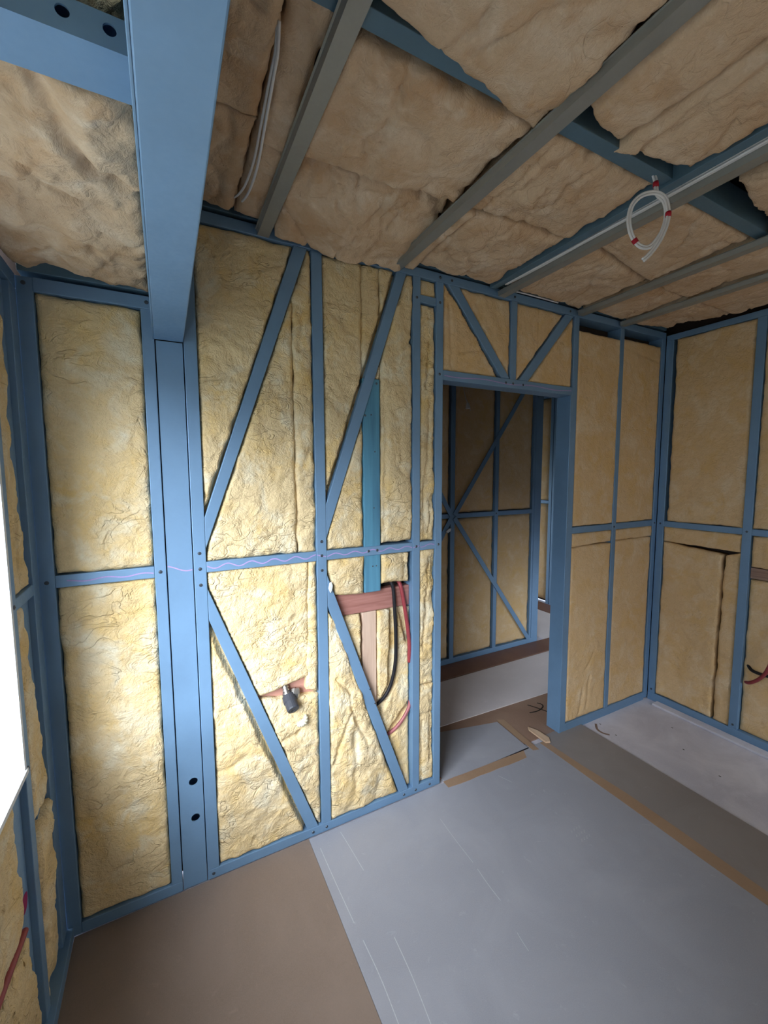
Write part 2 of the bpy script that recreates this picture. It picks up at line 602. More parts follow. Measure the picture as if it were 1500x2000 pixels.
# recessed second channel above the plates, tying the wall to the ceiling
stud(0.085, 2.99, 2.538, 2.585, 'ceiling_channel', FY - 0.004, FY + 0.05, mat=BLUE_SHADED)
stud(-0.365, -0.015, 2.214, 2.250, 'ceiling_channel', FY - 0.004, FY + 0.05, mat=BLUE_SHADED)

BR = {
    'D1': ((0.484, 2.486), (0.538, 2.486), (0.1235, 1.325), (0.1235, 1.442)),
    'D2': ((0.944, 2.486), (0.992, 2.486), (0.5975, 1.330), (0.5975, 1.472)),
    'D3': ((0.1235, 1.174), (0.536, 0.0405), (0.487, 0.0405), (0.1235, 1.052)),
    'D4': ((0.5975, 1.172), (1.002, 0.0405), (0.951, 0.0405), (0.5975, 1.035)),
    'D5': ((1.222, 2.4855), (1.284, 2.4855), (1.618, 2.0925), (1.560, 2.0925)),
    'D6': ((2.024, 2.4855), (2.092, 2.4855), (1.748, 2.0925), (1.682, 2.0925)),
}
br = {k: prism('brace', v, 1, FY + 0.0015, FY + 0.032, BLUE, wb, 0.0018) for k, v in BR.items()}

# the built-up post under the beam, its web drilled with two round holes
def holed_panel(name, x0, x1, z0, z1, y, depth, holes, mat, parent):
    """upright channel facing -y with real round holes (cx, cz, r)"""
    bm = bmesh.new()
    cuts = [z0]
    for cx, cz, r in sorted(holes, key=lambda h: h[1]):
        cuts += [cz - r * 1.6, cz + r * 1.6]
    cuts.append(z1)
    nv = lambda x, yy, z: bm.verts.new((x, yy, z))
    for k in range(len(cuts) - 1):
        a, b = cuts[k], cuts[k + 1]
        if k % 2 == 0:
            bm.faces.new((nv(x0, y, a), nv(x1, y, a), nv(x1, y, b), nv(x0, y, b)))
        else:
            cx, cz, r = sorted(holes, key=lambda h: h[1])[k // 2]
            out, inn, bk = [], [], []
            for i in range(24):
                an = 2 * math.pi * i / 24 + math.pi / 4
                c, s = math.cos(an), math.sin(an)
                m = max(abs(c), abs(s))
                px = cx + (c / m) * ((x1 - cx) if c > 0 else (cx - x0))
                pz = cz + (s / m) * (b - a) / 2
                out.append(nv(px, y, pz)); inn.append(nv(cx + r * c, y, cz + r * s)); bk.append(nv(cx + r * c, y + 0.004, cz + r * s))
            for i in range(24):
                j = (i + 1) % 24
                bm.faces.new((out[i], out[j], inn[j], inn[i]))
                bm.faces.new((inn[i], inn[j], bk[j], bk[i]))
    for X in (x0, x1):
        bm.faces.new((nv(X, y, z0), nv(X, y + depth, z0), nv(X, y + depth, z1), nv(X, y, z1)))
    bm.faces.new((nv(x0, y + depth, z0), nv(x1, y + depth, z0), nv(x1, y + depth, z1), nv(x0, y + depth, z1)))
    bmesh.ops.remove_doubles(bm, verts=bm.verts, dist=1e-5)
    return bm_obj(name, bm, mat, parent)


post = holed_panel('post', -0.0065, 0.0765, 0.0, 2.062, FY + 0.004, 0.085,
                   [(0.044, 0.428, 0.0155), (0.046, 0.279, 0.0155)], BLUE, wb)

for p, par in (((-0.352, 2.181), s_corner), ((-0.028, 2.181), tp_low), ((-0.352, 1.256), s_corner), ((-0.029, 1.256), s_pl),
               ((0.101, 1.311), s_pr), ((0.101, 1.252), s_pr), ((0.101, 1.191), s_pr), ((0.101, 0.020), bp2),
               ((0.575, 1.318), s_b), ((0.575, 1.257), s_b), ((0.575, 1.194), s_b), ((0.574, 2.506), tp), ((0.505, 2.506), tp),
               ((0.575, 0.020), bp2), ((0.512, 0.020), bp2), ((0.795, 1.257), ng[2]), ((0.838, 1.257), ng[2]),
               ((1.046, 1.257), s_c), ((1.173, 1.257), s_dl), ((1.046, 2.395), s_c), ((1.173, 2.395), s_dl),
               ((1.173, 2.070), s_dl), ((1.173, 2.506), tp), ((1.240, 2.506), tp), ((1.640, 2.506), tp), ((2.060, 2.506), tp),
               ((1.590, 2.070), lin), ((1.640, 2.070), lin), ((1.712, 2.070), lin), ((1.046, 0.020), bp2), ((0.978, 0.020), bp2),
               ((1.130, 0.020), bp2), ((2.977, 1.259), s_rc), ((2.536, 1.259), s_r)):
    screw((p[0], FY + (0.001 if par in ng else 0.0), p[1]), (0, -1, 0), par)
for p in ((0.846, 1.995), (0.790, 1.855)):
    screw((p[0] - 0.006, FY + 0.0015, p[1]), (0, -1, 0), br['D2'], 0.005)
for p in ((0.822, 0.610), (0.847, 0.535)):
    screw((p[0] - 0.024, FY + 0.0015, p[1]), (0, -1, 0), br['D4'], 0.005)


def wavy(x0, x1, z, par, amp=0.006, wl=0.088, ph=0.0, y=FY, slope=0.0):
    pts = []
    k = int((x1 - x0) / 0.018)
    for i in range(k + 1):
        x = x0 + (x1 - x0) * i / k
        pts.append((x, y - 0.0004, z + slope * (x - x0) + amp * math.sin(2 * math.pi * x / wl + ph)))
    ribbon('crayon_line', pts, 0.0042, (0, -1, 0), CRAYON, par, 3)


wavy(-0.30, -0.05, 1.2545, ng[0], 0.0035, 0.11, y=FY + 0.001)
wavy(-0.005, 0.075, 1.262, post, 0.012, 0.15, 2.2, y=FY + 0.004)
wavy(0.126, 0.55, 1.2570, ng[1], 0.0075, y=FY + 0.001)
wavy(0.556, 0.594, 1.2570, s_b, 0.0055)
wavy(0.60, 1.022, 1.2570, ng[2], 0.0060, y=FY + 0.001)
wavy(1.029, 1.063, 1.2570, s_c, 0.0050)
wavy(1.070, 1.15, 1.2570, ng[3], 0.0060, 0.10, y=FY + 0.001)
wavy(1.20, 2.09, 2.068, lin, 0.004, 0.34)

# ================================================================ STRUCTURE: right wall frame
RX = 3.0
wr = empty('wall_right', (3.0, 0.3, 0), 'blue steel stud wall frame on the right above the bare concrete', 'wall', kind='structure')
box('light_block_sheet', 3.095, 3.10, -2.2, 1.762, -0.012, 2.72, DARK, wr)


def rstud(y0, y1, z0, z1, name='stud', d=0.09, x=RX):
    return box(name, x, x + d, y0, y1, z0, z1, BLUE, wr, 0.0022)


r_c = rstud(1.622, 1.668, 0.045, 2.470)
r_s = [rstud(a, a + 0.044, 0.045, 2.470) for a in (1.140, 0.600)]
rstud(-2.15, 1.668, -0.012, 0.045, 'bottom_plate')
rtp = rstud(-2.15, 1.668, 2.470, 2.506, 'top_plate')
for a, b in ((1.184, 1.622), (0.644, 1.140)):
    rstud(a, b, 1.236, 1.274, 'noggin', 0.085, RX + 0.001)
for y, z, par in ((1.645, 1.256, r_c), (1.162, 1.256, r_s[0]), (1.645, 0.07, r_c), (1.162, 0.07, r_s[0]), (0.622, 1.256, r_s[1])):
    screw((RX, y, z), (-1, 0, 0), par)

# ================================================================ STRUCTURE: left wall frame with the window
LX = -0.37
wl = empty('wall_left', (-0.37, 0.5, 0), 'blue steel stud wall frame around the bright window on the left', 'wall', kind='structure')
WY0, WY1, WZ0, WZ1 = -0.40, 1.387, 0.815, 2.07


def lstud(y0, y1, z0, z1, name='stud', x1=LX, x0=LX - 0.085, mat=BLUE):
    return box(name, x0, x1, y0, y1, z0, z1, mat, wl, 0.002)


for a in ((-2.2, WY0, 0, 2.72), (WY1, 1.70, 0, 2.72), (WY0, WY1, 0, WZ0 - 0.02), (WY0, WY1, WZ1 + 0.02, 2.72)):
    box('light_block_sheet', LX - 0.095, LX - 0.090, a[0], a[1], a[2], a[3], DARK, wl)
lstud(1.604, 1.668, 0.0, 2.158)
l_rec = lstud(1.520, 1.602, 0.04, 2.158, 'stud', LX - 0.016)
l_win = lstud(1.393, 1.434, 0.04, 2.158)
l_jack = lstud(1.290, 1.391, 0.04, 0.786, 'jack_stud', LX - 0.016)
lstud(-2.15, 1.668, 2.160, 2.202, 'top_plate')
lbp = lstud(-2.15, 1.668, 0.0, 0.04, 'bottom_plate', LX + 0.018)
lng = lstud(1.436, 1.602, 1.236, 1.270, 'noggin', LX - 0.001)
lstud(WY0 - 0.05, 1.391, 0.788, 0.800, 'sill_plate', LX + 0.001)
lstud(WY0 - 0.05, 1.391, WZ1 + 0.012, 2.158, 'lintel')
lstud(WY0 - 0.05, WY0 - 0.008, 0.04, 2.158)
lstud(0.62, 0.66, 0.04, 0.786, 'jack_stud')
screw((LX, 1.413, 1.252), (1, 0, 0), l_win)
screw((LX, 1.412, 0.800), (1, 0, 0), l_win)
# magenta paint dot on the stud
prism('paint_dot', [(1.356 + 0.024 * math.cos(a) * (1 + 0.12 * math.sin(3 * a)), 0.455 + 0.026 * math.sin(a) * (1 + 0.1 * math.cos(2 * a)))
                    for a in [2 * math.pi * k / 18 for k in range(18)]], 0, LX - 0.0165, LX - 0.0152, MAGENTA, l_jack)

win = empty('window_1', (-0.46, 0.5, 0.8), 'white painted window reveal glowing with daylight at the left edge', 'window', kind='structure')
jamb = box('window_jamb', -0.600, -0.366, WY1 - 0.012, WY1 + 0.003, WZ0, WZ1, PAINTW, win, 0.001)
box('window_jamb', -0.600, -0.366, WY0 - 0.003, WY0 + 0.012, WZ0, WZ1, PAINTW, win, 0.001)
box('window_sill', -0.600, -0.362, WY0 - 0.003, WY1 + 0.003, WZ0 - 0.014, WZ0, PAINTW, win, 0.001)
box('window_head', -0.600, -0.366, WY0 - 0.003, WY1 + 0.003, WZ1, WZ1 + 0.012, PAINTW, win, 0.001)
for a in ((WY0 + 0.012, WY0 + 0.05, WZ0, WZ1), (WY1 - 0.05, WY1 - 0.012, WZ0, WZ1), (WY0 + .05, WY1 - .05, WZ0, WZ0 + .04),
          (WY0 + .05, WY1 - .05, WZ1 - .04, WZ1), (0.47, 0.51, WZ0 + .04, WZ1 - .04)):
    box('window_frame', -0.600, -0.560, a[0], a[1], a[2], a[3], PAINTW, win, 0.002)
for a, b in ((WY0 + .05, 0.47), (0.51, WY1 - .05)):
    box('window_pane', -0.582, -0.578, a, b, WZ0 + .04, WZ1 - .04, GLASS, win)
screw((-0.435, WY1 - 0.0122, 0.935), (0, -1, 0), jamb, 0.006)

# ================================================================ STRUCTURE: rear wall and roof
wrear = empty('wall_rear', (1.3, -2.2, 0), 'plain wall behind the camera with an opening added for daylight', 'wall', kind='structure')
box('wall_panel', -0.5, 1.9, -2.25, -2.2, 0, 2.72, PLASTER, wrear)
box('wall_panel', 2.9, 3.1, -2.25, -2.2, 0, 2.72, PLASTER, wrear)
box('wall_panel', 1.9, 2.9, -2.25, -2.2, 0, 0.8, PLASTER, wrear)  # opening above is added in this unseen wall to brighten the right side
box('wall_panel', 1.9, 2.9, -2.25, -2.2, 1.9, 2.72, PLASTER, wrear)

ceil = empty('ceiling', (1.5, 0.5, 2.49), 'open ceiling of blue joists and thin metal battens under insulation', 'ceiling', kind='structure')
box('roof_wrap', -0.62, 5.2, -2.4, 5.0, 2.72, 2.74, ROOF, ceil)
box('ceiling_joist', 0.085, 3.09, 0.822, 0.866, 2.524, 2.62, BLUE_SHADED, ceil, 0.002)
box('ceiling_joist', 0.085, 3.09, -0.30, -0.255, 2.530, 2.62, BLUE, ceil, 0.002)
box('ceiling_joist', 1.462, 1.500, -2.1, 1.66, 2.512, 2.60, BLUE_SHADED, ceil, 0.002)


def batten(x, y0, y1, w=0.042, z=2.488, h=0.020):
    """top-hat furring channel"""
    f = 0.008
    pts = [(x - w / 2, z), (x + w / 2, z), (x + w / 2 + 0.003, z + h), (x + w / 2 + f, z + h), (x + w / 2 + f, z + h + 0.0015),
           (x + w / 2 + 0.001, z + h + 0.0015), (x + w / 2 - 0.002, z + 0.002), (x - w / 2 + 0.002, z + 0.002),
           (x - w / 2 - 0.001, z + h + 0.0015), (x - w / 2 - f, z + h + 0.0015), (x - w / 2 - f, z + h), (x - w / 2 - 0.003, z + h)]
    return prism('furring_batten', pts, 1, y0, y1, GALV, ceil)


for x in (0.367, 0.934, 1.548, 2.125, 2.508):
    batten(x, -2.1, 1.672 if x < 2 else 1.655)

# low ceiling joist on the left, its web drilled with two holes
lowj = empty('ceiling_joist', (-0.2, 0.8, 2.2), 'blue steel joist with two round holes crossing above the left window', 'joist')


def low_joist():
    bm = bmesh.new()
    x0, x1, z0, z1, y = -0.37, -0.016, 2.200, 2.246, 0.752
    nv = lambda x, yy, z: bm.verts.new((x, yy, z))
    holes = [(-0.094, 2.226, 0.0085), (-0.040, 2.226, 0.0085)]
    xs = [x0, -0.110, -0.078, -0.056, -0.024, x1]
    for k in range(5):
        a, b = xs[k], xs[k + 1]
        if k % 2 == 0:
            bm.faces.new((nv(a, y, z0), nv(b, y, z0), nv(b, y, z1), nv(a, y, z1)))
        else:
            cx, cz, r = holes[k // 2]
            out, inn, bk = [], [], []
            for i in range(24):
                an = 2 * math.pi * i / 24 + math.pi / 4
                c, s = math.cos(an), math.sin(an)
                m = max(abs(c), abs(s))
                out.append(nv(cx + c / m * (b - a) / 2, y, (z0 + z1) / 2 + s / m * (z1 - z0) / 2))
                inn.append(nv(cx + r * c, y, cz + r * s)); bk.append(nv(cx + r * c, y + 0.003, cz + r * s))
            for i in range(24):
                j = (i + 1) % 24
                bm.faces.new((out[i], out[j], inn[j], inn[i])); bm.faces.new((inn[i], inn[j], bk[j], bk[i]))
    bm.faces.new((nv(x0, y, z0), nv(x1, y, z0), nv(x1, 0.842, z0), nv(x0, 0.842, z0)))
    bm.faces.new((nv(x0, 0.842, z0), nv(x1, 0.842, z0), nv(x1, 0.842, z0 + 0.03), nv(x0, 0.842, z0 + 0.03)))
    bm.faces.new((nv(x0, y, z1), nv(x1, y, z1), nv(x1, y + 0.04, z1), nv(x0, y + 0.04, z1)))
    bm.faces.new((nv(x0, y + 0.04, z0 + 0.004), nv(x1, y + 0.04, z0 + 0.004), nv(x1, y + 0.04, z1), nv(x0, y + 0.04, z1)))
    bmesh.ops.remove_doubles(bm, verts=bm.verts, dist=1e-5)
    return bm_obj('joist_channel', bm, BLUE, lowj)


low_joist()

beam = empty('steel_beam', (0.033, 1.6, 2.063), 'long pale blue steel beam running overhead onto its post', 'beam')
b1 = box('beam_box', -0.0115, 0.079, -2.1, 1.668, 2.063, 2.475, BLUE, beam, 0.003)
box('beam_lip', -0.0150, -0.0110, -2.1, 1.668, 2.063, 2.100, BLUE, beam, 0.001)

# ================================================================ STRUCTURE: hall behind the doorway
HY = 2.76
wh = empty('wall_hall', (2.3, 2.76, 0), 'dim blue steel stud wall seen through the doorway', 'wall', kind='structure')
box('light_block_sheet', 1.0, 3.09, 2.855, 2.86, 0, 2.72, DARK, wh)
box('wall_end', 0.95, 1.0, 1.768, 2.86, 0, 2.72, PLASTER, wh)


def hstud(x0, x1, z0, z1, name='stud', y=HY):
    return box(name, x0, x1, y, y + 0.09, z0, z1, BLUE, wh, 0.0022)


for a, b in ((1.50, 1.54), (2.056, 2.100), (2.530, 2.570), (2.980, 3.006), (3.009, 3.092)):
    hstud(a, b, 0.045, 2.50, 'stud' if a < 3.0 else 'end_post')
hstud(1.0, 3.092, 0.0, 0.045, 'bottom_plate')
hstud(1.0, 3.092, 2.50, 2.54, 'top_plate')
for a, b in ((1.0, 1.50), (1.54, 2.056), (2.10, 2.53), (2.57, 2.98)):
    hstud(a, b, 1.236, 1.274, 'noggin', HY + 0.001)


def strap(p, q, w=0.04):
    d = V((q[0] - p[0], q[1] - p[1])).normalized()
    n = V((-d.y, d.x)) * w / 2
    prism('brace', [(p[0] + n.x, p[1] + n.y), (q[0] + n.x, q[1] + n.y), (q[0] - n.x, q[1] - n.y), (p[0] - n.x, p[1] - n.y)],
          1, HY - 0.006, HY - 0.0005, BLUE, wh, 0.001)


strap((2.094, 1.262), (2.955, 2.48))
strap((2.094, 1.240), (2.972, 0.05))
strap((2.062, 1.262), (1.55, 2.1))
strap((2.062, 1.240), (1.55, 0.42))
screw((2.55, HY, 1.256), (0, -1, 0), wh.children[4])

wf = empty('wall_far', (4.1, 3.4, 0), 'distant stud wall glimpsed past the hall corner', 'wall', kind='structure')
box('light_block_sheet', 4.195, 4.20, 1.76, 4.8, 0, 2.72, DARK, wf)
for a in (2.9, 3.455, 3.505, 3.98, 4.5):
    box('stud', 4.1, 4.19, a, a + 0.042, 0.0, 2.5, BLUE, wf, 0.002)
box('noggin', 4.101, 4.18, 3.548, 3.979, 1.236, 1.274, BLUE, wf, 0.002)
box('noggin', 4.101, 4.18, 2.944, 3.454, 1.236, 1.274, BLUE, wf, 0.002)
box('top_plate', 4.1, 4.19, 1.8, 4.8, 2.5, 2.54, BLUE, wf, 0.002)
box('door_lining', 3.1, 3.15, 2.86, 4.75, 0.0, 2.72, PLASTER, wf)
box('wall_end', 3.1, 4.2, 1.70, 1.75, 0.75, 2.72, PLASTER, wf)  # stops short of the floor: unseen opening added to light the hall floor
box('added_header', 3.1, 4.2, 4.75, 4.8, 1.6, 2.72, PLASTER, wf)  # unseen header added low so daylight falls on the far floor

# ================================================================ FLOOR COVERINGS
g_fl = 'sheets laid on the floor'
sb = tag(box('floor_sheet', -0.352, 0.4895, -2.1, 1.6690, -0.012, -0.001, SHEETB, None, 0.0006),
         'brown floor sheet in the near left corner below the beam', 'floor sheet', g_fl)
sg = tag(box('floor_sheet', 0.4905, 1.944, -2.1, 1.664, -0.012, 0.0, SHEETG, None, 0.0006),
         'largest grey floor sheet with pale scored lines in the middle of the room', 'floor sheet', g_fl)
sd_ = tag(box('floor_sheet', 1.9455, 2.292, -2.1, 1.70, -0.012, 0.0, SHEETD, None, 0.0006),
          'long dark grey floor sheet bordering the bare concrete', 'floor sheet', g_fl)
for pts, w in (([(0.520, 1.60, 0), (0.523, 1.43, 0), (0.528, 1.255, 0)], 0.0030), ([(0.533, 1.19, 0), (0.537, 1.05, 0), (0.528, 0.86, 0)], 0.003),
               ([(0.627, 1.635, 0), (0.635, 1.53, 0), (0.642, 1.42, 0)], 0.0025), ([(0.633, 1.148, 0), (0.628, 1.02, 0), (0.614, 0.88, 0)], 0.0028),
               ([(1.064, 1.483, 0), (1.058, 1.36, 0), (1.056, 1.24, 0)], 0.002), ([(1.054, 1.21, 0), (1.048, 1.14, 0), (1.047, 1.07, 0)], 0.0025),
               ([(1.02, 0.96, 0), (1.015, 0.93, 0), (1.012, 0.90, 0)], 0.002), ([(1.50, 1.57, 0), (1.515, 1.535, 0), (1.53, 1.50, 0)], 0.002)):
    ribbon('score_line', pts, w * 0.8, (0, 0, 1), CHALK, sg, 4, 0.0003)
FAINT = mat_plain('faint_boot_print', (0.385, 0.395, 0.44), 0.6, 0, 60, 0.2, 0.0)
for i in range(4):
    for j in range(3):
        x, y = 1.545 + i * 0.017, 1.10 + j * 0.026
        ribbon('boot_print', [(x - 0.006, y - 0.006, 0), (x, y, 0), (x + 0.006, y + 0.006, 0)], 0.0045, (0, 0, 1), FAINT, sg, 1, 0.0002)

cb = tag(box('floor_sheet', 1.0, 3.6, 1.704, 2.756, -0.012, -0.004, CHIPB, None, 0.0006),
         'brown particle board floor sheet under the doorway', 'floor sheet', g_fl)
tag(prism('floor_sheet', [(1.225, 1.668), (1.815, 1.655), (1.835, 1.940), (1.40, 2.035), (1.225, 2.04)], 2, -0.0035, 0.0, SHEETG, None),
    'small grey floor sheet lying in the doorway', 'floor sheet', g_fl)
tag(prism('floor_sheet', [(1.0, 2.085), (3.30, 2.02), (3.30, 2.548), (1.0, 2.535)], 2, -0.0035, 0.001, SHEETW, None),
    'long pale lilac floor sheet in the hall', 'floor sheet', g_fl)
tag(box('floor_strip', 1.0, 3.55, 2.556, 2.757, -0.0035, 0.004, BROWNSTRIP, None, 0.001),
    'dark red brown floor strip along the hall wall', 'floor strip')
tag(box('floor_sheet', 3.20, 3.85, 2.765, 4.75, -0.012, -0.002, SHEETW, None, 0.001),
    'bright pale floor sheet in the far room', 'floor sheet', g_fl)
tag(box('floor_strip', 3.86, 4.098, 1.76, 4.75, -0.012, 0.001, BROWNSTRIP, None, 0.001),
    'red brown floor strip at the foot of the far wall', 'floor strip')

# marker scribble on the particle board
for pts in ([(2.105, 1.922, -0.004), (2.17, 1.912, -0.004), (2.235, 1.928, -0.004), (2.258, 1.955, -0.004), (2.243, 1.985, -0.004)],
            [(2.165, 1.998, -0.004), (2.19, 1.952, -0.004), (2.212, 1.898, -0.004), (2.225, 1.86, -0.004)]):
    ribbon('marker_stroke', pts, 0.009, (0, 0, 1), INK, cb, 6, 0.0005)

g_tp = 'brown tape on the floor'


def tape(label, pts, z0=0.0002, z1=0.0012):
    random.seed(hash(label) % 1000 if False else len(label))
    return tag(prism('packing_tape', pts, 2, z0, z1, TAPE), label, 'tape', g_tp)


L = [(1.912, -2.0)]
R_ = []
random.seed(3)
k = 30
left, right = [], []
for i in range(k + 1):
    y = -2.0 + (1.66 + 2.0) * i / k
    left.append((1.908 + random.uniform(-.004, .004), y))
    right.append((1.975 + random.uniform(-.006, .006) - (0.02 if y > 1.3 else 0), y))
tape('long strip of brown tape running over the joint between two grey floor sheets', left + right[::-1])
left, right = [], []
for i in range(9):
    x = 1.215 + (1.742 - 1.215) * i / 8
    left.append((x, 1.603 + random.uniform(-.004, .004) + 0.02 * (1 - i / 8)))
    right.append((x + 0.03 * i / 8, 1.652 + random.uniform(-.003, .003) + 0.02 * (1 - i / 8)))
tape('short strip of brown tape laid across the doorway threshold', left + right[::-1])
tape('slanted strip of brown tape on the right side of the doorway sheet',
     [(1.822, 1.63), (1.86, 1.62), (1.872, 1.78), (1.892, 1.94), (1.846, 1.96), (1.832, 1.80)])

sp_v = []
ch = [(1.935, 1.640), (1.962, 1.628), (1.988, 1.66), (1.985, 1.74), (1.958, 1.80), (1.940, 1.775)]
tag(prism('wood_splinter', ch, 2, 0.0016, 0.011, mat_wood('pale_splinter', (0.62, 0.46, 0.33), (0.5, 0.34, 0.23), 1, 50), None, 0.002),
    'pale wood splinter lying beside the door jamb', 'wood scrap')

# ================================================================ INSULATION: back wall
g_b = 'insulation batts in the back wall'
G = lambda k, e=0.0: None


def mid(k):
    """centre line and half width of a brace prism, for the groove it presses into the wool"""
    a, b, c, d = BR[k]
    if k in ('D1', 'D2', 'D5', 'D6'):
        p, q = ((a[0] + b[0]) / 2, a[1]), ((c[0] + d[0]) / 2, (c[1] + d[1]) / 2)
    else:
        p, q = ((a[0] + d[0]) / 2, (a[1] + d[1]) / 2), ((b[0] + c[0]) / 2, b[1])
    dx, dy = q[0] - p[0], q[1] - p[1]
    L_ = math.hypot(dx, dy)
    return (p[0] - dx / L_ * .06, p[1] - dy / L_ * .06, q[0] + dx / L_ * .06, q[1] + dy / L_ * .06)


def gr(k, hw=0.021, dep=0.036):
    a = mid(k)
    e = 0.006 if k in ('D2', 'D3') else 0.0
    return (a[0] - e, a[1], a[2] - e, a[3], hw + e * 0.6, dep)


batt('tall insulation batt left of the beam post, above the noggin', 'back', (-0.328, -0.049, 1.279, 2.158), -0.004, amp=0.004, group=g_b,
     creases=[(-0.20, 1.62, -0.07, 1.66, .006, .004), (-0.16, 1.80, -0.08, 1.76, .006, .004)])
batt('tall insulation batt left of the beam post, below the noggin', 'back', (-0.328, -0.049, 0.042, 1.234), -0.004, amp=0.004, group=g_b,
     creases=[(-0.31, 1.105, -0.05, 1.118, .004, .006), (-0.28, 0.985, -0.21, 1.0, .005, .006), (-0.17, 0.52, -0.16, 0.36, .005, .006),
              (-0.30, 1.09, -0.24, 1.10, .008, .008)])
batt('wide insulation batt behind the upper brace right of the beam post', 'back', (0.125, 0.472, 1.279, 2.484), -0.003, amp=0.005, group=g_b,
     grooves=[gr('D1')], creases=[(0.38, 1.62, 0.46, 1.64, .006, .008), (0.20, 1.99, 0.30, 1.93, .008, .005), (0.13, 1.52, 0.2, 1.55, .006, .006),
                                  (0.29, 1.29, 0.42, 1.40, .010, .006)])
batt('narrow vertical insulation strip left of the middle stud, above the noggin', 'back', (0.474, 0.551, 1.279, 2.484), -0.0005, amp=0.006,
     rag=0.007, group=g_b, grooves=[gr('D1')], creases=[(0.49, 2.05, 0.52, 2.25, .008, .008), (0.50, 1.62, 0.54, 1.7, .007, .008)])
batt('pale insulation batt behind the lower brace, above the pipe valve', 'back', ((0.125, 0.668), (0.513, 0.738), (0.515, 1.234), (0.125, 1.234)), -0.003,
     amp=0.005, group=g_b, grooves=[gr('D3')], creases=[(0.13, 1.215, 0.5, 1.222, .006, .004)])
batt('narrow vertical insulation strip left of the middle stud, below the noggin', 'back', ((0.497, 0.680), (0.549, 0.664), (0.551, 1.234), (0.518, 1.234)), 0.001,
     amp=0.004, rag=0.006, group=g_b, creases=[(0.50, 0.815, 0.549, 0.80, .005, .006)])
batt('pale insulation batt below the pipe valve', 'back', ((0.125, 0.042), (0.551, 0.042), (0.550, 0.648), (0.125, 0.70)), -0.003, amp=0.006, rag=0.006,
     group=g_b, grooves=[gr('D3')], bulge=0.006,
     creases=[(0.33, 0.455, 0.46, 0.505, .006, .010), (0.13, 0.43, 0.24, 0.46, .006, .008), (0.36, 0.60, 0.41, 0.55, .008, .008), (0.455, 0.50, 0.47, 0.51, .006, .012)])
batt('insulation batt between the middle stud and the blue timber, above the noggin', 'back', (0.600, 0.772, 1.279, 2.484), -0.004, group=g_b, grooves=[gr('D2')])
batt('small insulation piece above the blue timber', 'back', (0.774, 0.859, 2.02, 2.484), -0.004, group=g_b, step=0.009, grooves=[gr('D2')])
batt('insulation batt right of the blue timber, above the noggin', 'back', (0.862, 1.024, 1.290, 2.484), -0.002, amp=0.006, rag=0.006, bulge=0.004, group=g_b,
     grooves=[gr('D2')], creases=[(0.97, 2.16, 1.02, 2.20, .008, .010), (0.88, 1.30, 0.88, 1.95, .008, .008), (0.98, 1.60, 0.92, 1.66, .008, .006)])
batt('small insulation piece left of the blue timber, below the noggin', 'back', ((0.600, 1.075), (0.770, 1.062), (0.772, 1.234), (0.600, 1.234)), 0.0,
     group=g_b, rag=0.005, grooves=[gr('D4')], bulge=0.006)
batt('small square insulation piece right of the blue timber, below the noggin', 'back', (0.863, 1.005, 1.096, 1.232), 0.001, group=g_b, rag=0.005,
     step=0.009, bulge=0.006, creases=[(0.985, 1.1, 0.978, 1.23, .006, .010)])
batt('lumpy insulation batt between the middle stud and the lower brace', 'back', ((0.600, 0.042), (0.944, 0.042), (0.636, 0.95), (0.600, 1.01)), 0.001,
     amp=0.008, rag=0.004, bulge=0.012, group=g_b, creases=[(0.62, 0.30, 0.70, 0.52, .010, .010), (0.70, 0.55, 0.78, 0.36, .010, .012), (0.72, 0.12, 0.72, 0.42, .012, .010),
                                                           (0.63, 0.7, 0.70, 0.62, .008, .010)])
batt('sunken insulation batt behind the hoses and pine upright', 'back', ((0.99, 0.042), (1.024, 0.042), (1.024, 0.962), (0.655, 0.962)), -0.024, amp=0.004,
     group=g_b, thick=0.085, grooves=[gr('D4', 0.022, 0.042), (0.811, 0.2, 0.811, 1.0, 0.037, 0.058), (0.86, 0.48, 0.925, 0.60, .010, .050),
                                      (0.925, 0.60, 0.937, 1.0, .012, .050), (1.02, 0.46, 0.90, 0.33, .010, .048), (1.012, 0.8, 0.97, 1.0, .010, .048)])
batt('folded insulation strip beside the door stud, above the noggin', 'back', (1.068, 1.151, 1.280, 2.374), -0.004, amp=0.007, rag=0.006, group=g_b, step=0.008,
     creases=[(1.10, 1.30, 1.095, 1.55, .006, .014), (1.105, 2.0, 1.12, 2.22, .006, .014), (1.12, 1.32, 1.14, 1.5, .005, .014), (1.11, 1.6, 1.125, 1.95, .006, .012)])
batt('tiny insulation piece above the blocking beside the door stud', 'back', (1.068, 1.151, 2.414, 2.484), -0.006, group=g_b, step=0.008)
batt('folded insulation strip beside the door stud, just below the noggin', 'back', (1.068, 1.151, 0.555, 1.234), -0.002, amp=0.007, rag=0.006, group=g_b,
     step=0.008, creases=[(1.105, 0.95, 1.12, 1.20, .006, .014), (1.09, 0.75, 1.105, 0.95, .006, .012), (1.07, 0.76, 1.15, 0.755, .005, .008), (1.135, 1.05, 1.14, 1.2, .005, .014)])
batt('folded insulation strip beside the door stud, at the floor', 'back', (1.068, 1.151, 0.042, 0.552), -0.003, amp=0.006, rag=0.006, group=g_b, step=0.008,
     creases=[(1.085, 0.05, 1.085, 0.36, .006, .014), (1.135, 0.15, 1.135, 0.5, .005, .012), (1.07, 0.395, 1.15, 0.40, .005, .008)])
